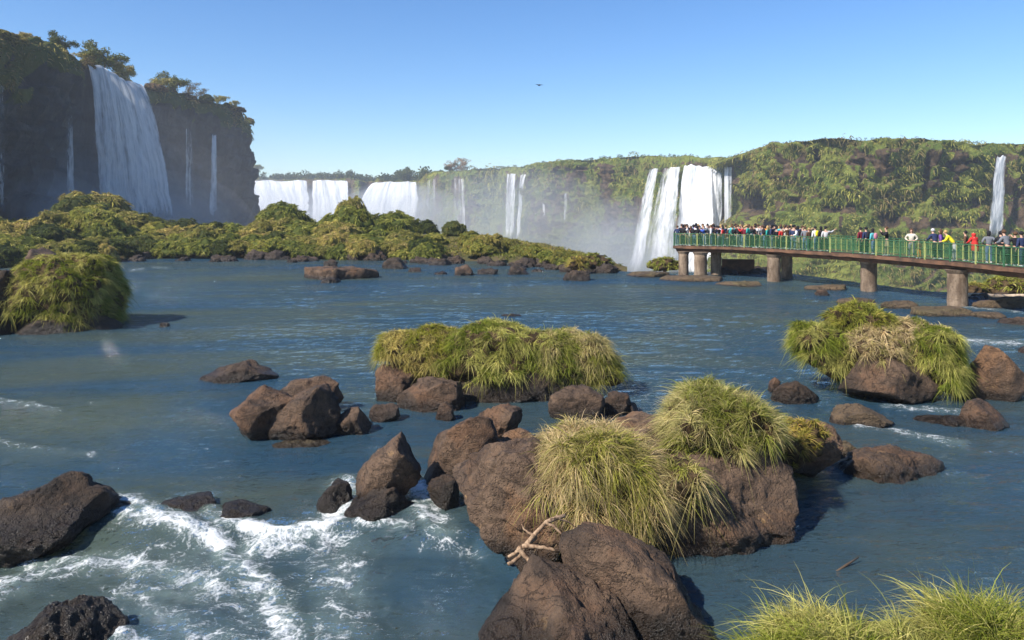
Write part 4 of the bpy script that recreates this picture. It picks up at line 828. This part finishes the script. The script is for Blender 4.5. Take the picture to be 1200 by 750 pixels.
# ---- driftwood, log, twig, bird
def curve(pts, Y0, r0, r1, k=8):
    P = np.array([W(a, b, Y0+(c if c else 0)) for a, b, c in pts]); t = np.linspace(0, 1, len(P)); s = np.linspace(0, 1, len(P)*4)
    Q = np.stack([np.interp(s, t, P[:,i]) for i in range(3)], 1)+fbm(np.stack([s*6, s*0+a_seed(), s*0], 1), 2, 3)[:,None]*.015
    return tube(Q, .62*np.linspace(r0, r1, len(s))*(1+.18*fbm(np.stack([s*14, s*0+a_seed(), s*0],1), 2, 5)), k)
_sd = [0]
def a_seed(): _sd[0] += 3.1; return _sd[0]
Yd = 10.35
dv, df = join([curve([(612,645,0),(625,628,.05),(640,612,.15),(662,604,.3)], Yd, .055, .045), curve([(595,662,-.1),(606,655,0),(620,636,.05),(628,630,.1)], Yd, .04, .05),
    curve([(606,642,0),(618,655,-.05),(628,668,-.15)], Yd, .06, .035), curve([(612,640,0),(632,640,-.05),(650,646,-.1)], Yd, .055, .03),
    curve([(640,612,.15),(650,606,.2),(668,612,.3),(676,622,.3)], Yd, .03, .012), curve([(625,628,.05),(616,622,.1),(611,614,.15)], Yd, .03, .012), curve([(640,612,.15),(652,618,.1),(660,630,.05)], Yd, .035, .02), curve([(596,652,0),(604,648,0),(612,640,0)], Yd, .03, .05)])
tag(placed('driftwood_root', dv, df, M['wood'], smooth=True), 'bleached orange driftwood root clinging to the base of the lichen boulder', 'driftwood')
a, b = G(1128,346,.15), G(1215,347,.15)
lv, lf = tube([a+(b-a)*t+np.array([0,0,.03*math.sin(t*9)]) for t in np.linspace(0,1,9)], np.linspace(.13,.10,9), 10)
tag(placed('log', lv, lf, M['log'], smooth=True), 'long pale bleached log lying along the right bank', 'log')
a = G(980,668,0); b = G(1006,658,.0)
lv, lf = tube([a+np.array([0,0,-.02]), (a+b)/2+np.array([0,0,.02]), b+np.array([0,0,.06])], [.012,.018,.008], 6)
tag(placed('floating_stick', lv, lf, M['bark'], smooth=True), 'short dark stick poking out of the water above the bottom right grass', 'stick')
bp = W(632, 100, 60); bt = thing('bird', bp, 'small dark bird flying high in the blue sky above the falls', 'bird', rz=.5)
bv, bf = tube([(0,-.20,0),(0,-.10,.01),(0,.0,.02),(0,.12,.02),(0,.17,.03),(0,.21,.02)], [.02,.05,.065,.045,.035,.008], 8); obj('body', raw_mesh('body', bv, bf, M['bird'], smooth=True), bt)
for s in (-1, 1):
    wv = [(s*.03,.07,.03),(s*.16,.10,.09),(s*.34,.02,.07),(s*.40,-.05,.05),(s*.20,-.03,.07),(s*.03,-.07,.03)]; wv2 = wv+[(x,y,z-.012) for x,y,z in wv]
    obj('wing', raw_mesh('wing', wv2, [[0,1,2,3,4,5],[11,10,9,8,7,6]]+[[i,(i+1)%6+0,(i+1)%6+6,i+6] for i in range(6)], M['bird']), bt)
tv = [(-.02,-.18,0),(.02,-.18,0),(.07,-.33,0),(-.07,-.33,0)]; tv += [(x,y,z+.01) for x,y,z in tv]
obj('tail', raw_mesh('tail', tv, [(0,3,2,1),(4,5,6,7),(0,1,5,4),(1,2,6,5),(2,3,7,6),(3,0,4,7)], M['bird']), bt)

# ================================================================== FOOTBRIDGE
DZ = 2.4
EDGE = [(13.2,62.6),(14.2,61.7),(16.9,60.3),(18.9,57.3),(20.8,53.4),(22.3,49.6),(23.4,45.6),(24.0,42.4),(24.5,36.8),(24.6,31),(24.5,24)]
def resample(P, step):
    P = np.array(P, float); d = np.concatenate([[0], np.cumsum(np.hypot(*np.diff(P, axis=0).T))]); n = max(2, int(d[-1]/step)+1); s = np.linspace(0, d[-1], n)
    fx = np.interp(np.linspace(0, d[-1], 400), d, P[:,0]); fy = np.interp(np.linspace(0, d[-1], 400), d, P[:,1]); k = np.hanning(41); k /= k.sum()
    fx = np.convolve(np.pad(fx, 20, 'reflect', reflect_type='odd'), k, 'valid'); fy = np.convolve(np.pad(fy, 20, 'reflect', reflect_type='odd'), k, 'valid')
    return np.stack([np.interp(s, np.linspace(0, d[-1], 400), fx), np.interp(s, np.linspace(0, d[-1], 400), fy)], 1)
fe = resample(EDGE, 1.95); n_ = len(fe)
tg = nrm(np.gradient(fe, axis=0)); nb = np.stack([-tg[:,1], tg[:,0]], 1)      # points to the far side
WID = np.interp(np.arange(n_), [0, 3, 6, 9, n_], [4.2, 4.4, 3.6, 2.6, 2.5])
be = fe+nb*WID[:,None]
bridge = thing('footbridge', (*fe[n_//2], 0), 'curved concrete visitor walkway on round piers with green railings, crowded with people', 'footbridge')
bo = np.array([*fe[n_//2], 0])
def bpart(name, V, Fc, mat, parent=None, smooth=False):
    V = np.asarray(V, float); c = V.mean(0); o = obj(name, raw_mesh(name, V-c, Fc, mat, smooth=smooth))
    par = parent or bridge; o.parent = par; base = bo if par is bridge else bo+np.array(par.location); o.location = tuple(c-base); return o
fe2 = resample(EDGE, .3); m_ = len(fe2); tg2 = nrm(np.gradient(fe2, axis=0)); nb2 = np.stack([-tg2[:,1], tg2[:,0]], 1); wd2 = np.interp(np.linspace(0, n_, m_), [0, 3, 6, 9, n_], [4.2, 4.4, 3.6, 2.6, 2.5])
prof = [(-.16, 0), (-.16, -.22), (.05, -.34), (.35, -.46), (.65, -.46), (1, 0)]
ring = []
rz_ = np.random.default_rng(4)
for i in range(m_):
    w_ = wd2[i]; j = fbm(np.array([[i*.4, 0, 0]]), 2, 3)[0]*.03
    for a, b in [(-.16, 0), (-.17, -.20), (-.02, -.25), (.30, -.30), (.42, -.50), (w_-.42, -.50), (w_-.30, -.30), (w_+.16, -.22), (w_+.16, 0)]:
        p = fe2[i]+nb2[i]*a; ring.append((p[0], p[1], DZ+b+(j if b < 0 else 0)))
k_ = 9; Fs = [[i*k_+q, (i+1)*k_+q, (i+1)*k_+(q+1) % k_, i*k_+(q+1) % k_] for i in range(m_-1) for q in range(k_)]+[list(range(k_-1, -1, -1)), [(m_-1)*k_+q for q in range(k_)]]
bpart('deck_slab', ring, Fs, M['slab'])
for px, Yp, r in [(801,61.6,.40),(821,60.4,.50),(839,62.9,.42),(907,56.9,.48),(922,59.6,.42),(1018,50.0,.50),(1122,41.9,.51)]:
    x = (px-600)*Yp/F; zz = np.linspace(-1.4, DZ-.45, 9); V, Fc = tube([(x, Yp, z) for z in zz], [r*(1.0+.03*math.sin(z*7)) for z in zz], 20); bpart('pier', V, Fc, M['concrete'], smooth=True)
    V, Fc = tube([(x, Yp, DZ-.62), (x, Yp, DZ-.42)], [r*1.02, r*1.25], 20); bpart('pier_cap', V, Fc, M['concrete'])
def bar(a, b, w, h):
    a, b = np.array(a, float), np.array(b, float); d = nrm(b-a); s = nrm(np.cross(d, [0,0,1]) if abs(d[2]) < .9 else np.array([1.,0,0])); u = np.cross(s, d)
    V = [p+s*x*w/2+u*y*h/2 for p in (a, b) for x, y in ((-1,-1),(1,-1),(1,1),(-1,1))]
    return V, [[0,1,2,3],[7,6,5,4],[0,4,5,1],[1,5,6,2],[2,6,7,3],[3,7,4,0]]
def railing(pts, label_every=None):
    for i, p in enumerate(pts):
        V, Fc = bar((p[0], p[1], DZ-.02), (p[0], p[1], DZ+1.04), .075, .075); bpart('post', V, Fc, M['post' if i % 2 else 'green'])
    for p, q in zip(pts[:-1], pts[1:]):
        d = (q-p)/np.linalg.norm(q-p); a = p+d*.045; b = q-d*.045; L = np.linalg.norm(b-a)
        parts = [bar((*a, DZ+1.00), (*b, DZ+1.00), .06, .05), bar((*a, DZ+.10), (*b, DZ+.10), .04, .04), bar((*a, DZ+.62), (*b, DZ+.62), .022, .022)]
        V, Fc = join(parts); pan = bpart('railing_panel', V, Fc, M['green'])
        nb_ = max(2, int(L/.47))
        for k in range(1, nb_): V, Fc = bar((*(a+(b-a)*k/nb_), DZ+.12), (*(a+(b-a)*k/nb_), DZ+.975), .026, .026); bpart('baluster', V, Fc, M['post'], pan)
        nn = np.array([-d[1], d[0]])*.03; V, Fc = bar((*(a+nn), DZ+.55), (*(b+nn), DZ+.55), .006, .84); bpart('wire_mesh', V, Fc, M['net'], pan)
railing(fe); railing(be)
endp = [fe[0]+(be[0]-fe[0])*t for t in (0, .5, 1)]
railing_pts = np.array([fe[0]+(be[0]-fe[0])*t for t in np.linspace(.02, .98, 3)]); railing(railing_pts)
# old masonry wall under the platform
a = W(846, 300, 65.2); b = W(884, 300, 64.6)
V, Fc = bar((a[0], a[1], .35), (b[0], b[1], .35), .5, 1.6); tag(placed('masonry_wall', V, Fc, M['slab']), 'old brown masonry wall standing under the crowded platform', 'wall')

# ================================================================== PEOPLE
def skinned(name, verts, edges, radii, mat, root=0, sub=1):
    me = bpy.data.meshes.new(name); me.from_pydata(verts, edges, []); o = bpy.data.objects.new(name, me); COL.objects.link(o)
    md = o.modifiers.new('s', 'SKIN'); md.use_smooth_shade = True; md.branch_smoothing = .6
    sv = me.skin_vertices[0].data
    for i, r in enumerate(radii): sv[i].radius = (r, r) if not isinstance(r, tuple) else r
    sv[root].use_root = True
    sb = o.modifiers.new('b', 'SUBSURF'); sb.levels = sub; sb.render_levels = sub
    dg = bpy.context.evaluated_depsgraph_get(); ev = bpy.data.meshes.new_from_object(o.evaluated_get(dg)); bpy.data.objects.remove(o); ev.name = name
    ev.materials.clear(); ev.materials.append(mat); return ev
def figure(pose, hair='short', hood=False, lean=0., skirt=False):
    """one person facing +Y, standing on z=0; returns meshes for body, top, trousers, hair, shoes"""
    L = lean
    J = dict(pel=(0,0,.95), sp=(0,.02+L*.3,1.16), ch=(0,.03+L*.75,1.36-L*.08), nk=(0,.04+L*.95,1.48-L*.1), h0=(0,.06+L*1.05,1.56-L*.12), h1=(0,.05+L*1.1,1.65-L*.13), h2=(0,.045+L*1.12,1.71-L*.14))
    arms = {'down':[(.25,.0,1.16),(.27,.06,.93),(.27,.09,.84)], 'photo':[(.27,.18,1.24),(.12,.34,1.47),(.07,.38,1.54)], 'rail':[(.27,.10,1.18),(.22,.33,1.10),(.18,.40,1.10)], 'wide':[(.38,.12,1.36),(.60,.20,1.50),(.68,.22,1.55)], 'hip':[(.34,-.06,1.16),(.20,.08,1.04),(.15,.11,1.03)]}
    V = [J[k] for k in ('pel','sp','ch','nk','h0','h1','h2')]; E = [(i, i+1) for i in range(6)]; R = [(.13,.10),(.125,.095),(.14,.10),.052,.075,.098,.066]
    top = [V[0], V[1], V[2], (V[3][0], V[3][1], V[3][2]-.02)]; te = [(0,1),(1,2),(2,3)]; tr = [(.17,.13),(.165,.125),(.18,.13),.085]
    V.append((0, V[5][1]+.10, V[5][2]-.02)); E.append((5, 7)); R.append(.016)
    for si, s in enumerate((-1, 1)):
        a = arms[pose if isinstance(pose, str) else pose[si]]; off = np.array([0, L*.75, -L*.06])
        sh = (s*.185, .03+L*.78, 1.40-L*.08); i0 = len(V); pts = [sh]+[tuple(np.array([s*x, y, z])+off) for x, y, z in a]
        V += pts; R += [.062,.046,.032,.036]; E += [(2, i0)]+[(i0+k, i0+k+1) for k in range(3)]
        hd = np.array(pts[3]); d = nrm(np.array(pts[3])-np.array(pts[2])); sd_ = nrm(np.cross(d, [0,1,.3]))
        for q, (o_, ln) in enumerate([(-.030,.060),(-.012,.075),(.006,.078),(.024,.068),(.046,.035)]):
            b0 = hd+sd_*o_+d*(.030 if q < 4 else -.01); e0 = b0+d*ln+np.array([0,-.012,0]); i1 = len(V); V += [tuple(b0), tuple(e0)]; R += [.0095,.007]; E += [(i0+3, i1), (i1, i1+1)]
        t0 = len(top); top += [tuple(np.array(sh)), pts[1], tuple(np.array(pts[2])*.92+np.array(pts[1])*.08)]; te += [(2, t0), (t0, t0+1), (t0+1, t0+2)]; tr += [.088,.066,.050]
    tV = [(0,0,1.0),(0,0,.93)]; tE = [(0,1)]; tR = [(.165,.125),(.175,.135)]
    st = [(0,.04),(0,-.05)] if pose != 'wide' else [(0,.12),(0,-.10)]
    for s in (-1, 1):
        dy = .05*s; i0 = len(V); V += [(s*.095,0,.88),(s*.105,.02+dy,.48),(s*.11,dy,.09),(s*.12,.13+dy,.035)]; R += [.085,.055,.040,.034]; E += [(0,i0),(i0,i0+1),(i0+1,i0+2),(i0+2,i0+3)]
        t0 = len(tV); tV += [(s*.10,0,.84),(s*.108,.02+dy,.47),(s*.112,dy,.10)]; tR += [.112,.080,.062]; tE += [(1,t0),(t0,t0+1),(t0+1,t0+2)]
    body = skinned('body', V, E, R, M['skin'])
    if hood:
        top += [(0, V[4][1]-.02, V[4][2]+.01), (0, V[5][1]-.03, V[5][2]+.03)]; tr[3] = .10; te += [(3, len(top)-2), (len(top)-2, len(top)-1)]; tr += [.125,.135]
        top += [(0, 0, .62)]; te.append((0, len(top)-1)); tr[0] = (.22,.18); tr += [(.27,.22)]
    topm = skinned('jacket', top, te, tr, M['c_navy']); trm = skinned('trousers', tV, tE, tR, M['c_denim'])
    hv, hf = ico(3); c = np.array([0, V[5][1]-.018, V[5][2]+.018]); q = hv*np.array([.108,.112,.115]); q[:,1] = np.where(q[:,1] > .045, .045+(q[:,1]-.045)*.3, q[:,1])
    q[:,2] = np.where((q[:,2] < -.02), q[:,2]*(.7 if hair == 'short' else 2.1), q[:,2]); q = q*(1+.05*fbm(hv*4, 2, 4))[:,None]
    hm = raw_mesh('hair', q+c, hf, M['c_black'], smooth=True)
    shs = []
    for s in (-1, 1):
        dy = .05*s; sv, sf = tube([(s*.112,-.09+dy,.05),(s*.113,.0+dy,.06),(s*.118,.10+dy,.045),(s*.122,.18+dy,.03)], [.040,.052,.048,.028], 8); sv = [(x, y, max(z, .002)) for x, y, z in sv]; shs.append(raw_mesh('shoe', sv, sf, M['c_white'], smooth=True))
    return dict(body=body, jacket=topm, trousers=trm, hair=hm, shoes=shs, chest=V[2])
FIG = {'stand':figure('down'), 'photo':figure('photo'), 'rail':figure('rail', lean=.18), 'hip':figure('hip','long'), 'wide':figure(('down','wide')), 'photo_long':figure('photo','long'), 'poncho':figure('rail', hood=True, lean=.06), 'lean':figure('rail', lean=.38), 'down_long':figure('down','long')}
bpv, bpf = ico(3); pk = bpv*np.array([.15,.09,.22]); pk = np.sign(pk)*np.abs(pk)**.8*np.array([.68,.62,.72])
PACK = raw_mesh('backpack', pk+np.array([0,-.19,1.25]), bpf, M['c_black'], smooth=True)
def setm(o, key): o.material_slots[0].link = 'OBJECT'; o.material_slots[0].material = M['c_'+key]
def person(px, off, fig, top, bot, hair, label, face=None, h=1.0, pack=None, shoe='white', group=None, hat=None):
    e = fe2+nb2*off; epx = 600+e[:,0]/e[:,1]*F; i = int(np.argmin(np.abs(epx-px)+np.where(np.arange(m_) > m_-4, 99, 0)))
    x, y = e[i]; f = FIG[fig]; a = math.atan2(nb2[i][1], nb2[i][0])-PI/2 if face is None else face
    t = thing('person', (x, y, DZ+.003), label, 'person', group, a); h *= .98; t.scale = (h, h, h)
    obj('body', f['body'], t); setm(obj('jacket' if fig != 'poncho' else 'poncho', f['jacket'], t), top); setm(obj('trousers', f['trousers'], t), bot)
    if fig != 'poncho': setm(obj('hair', f['hair'], t), hair)
    for s in f['shoes']: setm(obj('shoe', s, t), shoe)
    if pack: setm(obj('backpack', PACK, t), pack)
    return t
person(1007,.75,'stand','maroon','black','black','person in a maroon top, left of three standing close together on the walkway', .4)
person(1015,.60,'stand','navy','black','black','person in a navy top with a dark backpack, middle of three on the walkway', .3, 1.02, 'black')
person(1023,.85,'down_long','turquoise','denim','black','person in pale turquoise with a pink bag, right of three on the walkway', .5, .97, 'pink')
person(1040,.55,'photo','black','khaki','brown','person in a black jacket and khaki trousers standing alone at the railing', 1.3, 1.05)
person(1070,.70,'hip','cream','grey','brown','person in a cream blouse and white lanyard by the railing', 2.6)
person(1079,.45,'stand','brown','orange','brown','small child in brown beside the person in cream', 2.0, .62)
person(1096,.55,'rail','navy','black','silver','grey haired person in a navy coat leaning on the railing', 0.2, 1.04)
person(1105,.90,'hip','purple','black','brown','person in a mauve top, half hidden right of the grey haired one', .9)
person(1119,.50,'lean','yellow','silver','blond','person in a bright yellow raincoat and pale jeans bending over the railing', .9, 1.02)
person(1142,.55,'poncho','red','grey','black','person in a hooded red rain poncho at the railing', .2, .98)
person(1171,.60,'rail','black','black','black','dark haired person in a black jacket with white shoes near the right edge', -.6, 1.02)
person(1184,.55,'rail','grey','black','brown','bare headed person in a charcoal coat second from the right edge', .3, 1.07)
person(1197,.80,'stand','navy','navy','black','person in a dark navy jacket cut by the right picture edge', .2, 1.02)
person(955,.70,'stand','white','denim','black','person in a white shirt with a yellow bag, left of the pointing person', .3, 1.0, 'yellow')
person(964,.60,'hip','black','black','black','person in black between the white shirt and the pointing person', .5)
person(969,.70,'wide','silver','black','black','person in light grey pointing to the right with a raised arm', -.2)
person(1131,.95,'stand','brown','black','black','person in a brown jacket between the yellow raincoat and the red poncho', .8, .98)
person(1157,1.1,'hip','grey','denim','black','person in grey behind the railing right of the red poncho', -.3, 1.0)
person(1191,.95,'photo','black','black','brown','person in black raising a camera between the two coats at the right edge', .1, 1.0)
# the crowd on the viewing platform
cr = [('black','grey'),('navy','denim'),('black','black'),('grey','denim'),('navy','black'),('black','khaki'),('pink','grey'),('blue','denim'),('black','black'),('black','grey'),('navy','denim'),('turquoise','black'),('white','grey'),('teal','denim'),
      ('white','khaki'),('grey','black'),('red','denim'),('silver','black'),('turquoise','denim'),('maroon','black'),('navy','grey'),('cream','black'),('grey','denim'),('maroon','grey'),('black','black'),('blue','black'),('navy','denim'),('red','black'),
      ('white','denim'),('brown','black'),('teal','black'),('black','denim'),('navy','black'),('white','black'),('black','grey')]
names_ = {'turquoise':'pale turquoise','cream':'cream','silver':'light grey'}
tags = ['at the far left corner','by the left corner posts','above the leftmost pier','left of the blue jacket','near the second pier','in the left half of the crowd','just left of mid platform','at mid platform','just right of mid platform','in the right half of the crowd','near the wide right bend','by the narrowing','at the right end of the crowd']
rg = np.random.default_rng(90); seen = {}
fl = list(FIG)[:6]+['down_long']
for row, (off, stp) in enumerate([(.55, 4.3), (1.25, 5.0), (2.1, 6.0)]):
    px = 796+row*2.2
    while px < 948-row*6:
        k = (len(seen)*7+row*3+int(rg.integers(3))) % len(cr); c, b = cr[k]
        if row == 0 and abs(px-822) < 2.2: c, b = 'blue', 'denim'
        if row == 0 and abs(px-916) < 2.2: c, b = 'red', 'black'
        if row == 0 and abs(px-897) < 2.2: c, b = 'orange', 'denim'
        z = tags[min(int((px-794)/12), 12)]; rw = ('at the railing','in the second row','in the back row')[row]
        lab = f'person in {names_.get(c, c)} top {z}, {rw}'
        f = fl[int(rg.integers(len(fl)))]
        person(px, off+rg.uniform(-.15,.2), f, c, b, ('black','brown','black','blond','brown')[int(rg.integers(5))], lab, rg.uniform(-1.2, 1.5), rg.uniform(.93, 1.06) if rg.random() > .1 else .75, group='visitors crowding the viewing platform', pack=('black' if rg.random() < .15 else None))
        seen[len(seen)] = lab; px += stp*rg.uniform(.8, 1.25)

# ================================================================== LIGHT, SKY, CAMERA
SUN_EL, SUN_AZ = RAD(43), math.atan2(-.74, -.52)      # azimuth measured clockwise from +Y
w = bpy.data.worlds.new('World'); scene.world = w; w.use_nodes = True; nt = w.node_tree
sky = nt.nodes.new('ShaderNodeTexSky'); sky.sky_type = 'NISHITA'; sky.sun_disc = False; sky.sun_elevation = SUN_EL; sky.sun_rotation = SUN_AZ
sky.air_density = 1.0; sky.dust_density = 0.05; sky.ozone_density = 4.5
bg = nt.nodes['Background']; hs = nt.nodes.new('ShaderNodeHueSaturation'); hs.inputs['Saturation'].default_value = 1.2; hs.inputs['Hue'].default_value = .506; nt.links.new(sky.outputs[0], hs.inputs['Color']); nt.links.new(hs.outputs[0], bg.inputs[0]); bg.inputs[1].default_value = .098
ld = bpy.data.lights.new('sun', 'SUN'); ld.energy = 5.0; ld.angle = RAD(.53); ld.color = (1, .93, .84)
lo = bpy.data.objects.new('sun', ld); COL.objects.link(lo)
from mathutils import Vector
sd = Vector((math.sin(SUN_AZ)*math.cos(SUN_EL), math.cos(SUN_AZ)*math.cos(SUN_EL), math.sin(SUN_EL)))
lo.rotation_euler = sd.to_track_quat('Z', 'Y').to_euler(); lo.location = (-40, -40, 60)
cd = bpy.data.cameras.new('camera'); cam = bpy.data.objects.new('camera', cd); COL.objects.link(cam); scene.camera = cam
cam.location = (0, 0, HC); cam.rotation_euler = (RAD(90), 0, 0); cd.sensor_width = 36; cd.lens = F/1200*36; cd.shift_y = -(375-H0)/1200
cd.clip_start = .1; cd.clip_end = 6000
scene.view_settings.view_transform = 'Standard'; scene.view_settings.look = 'None'; scene.view_settings.gamma = 1; scene.view_settings.exposure = .82
scene.cycles.volume_bounces = 1; scene.cycles.max_bounces = 8; scene.cycles.transparent_max_bounces = 12; scene.cycles.use_denoising = True
scene.render.film_transparent = False
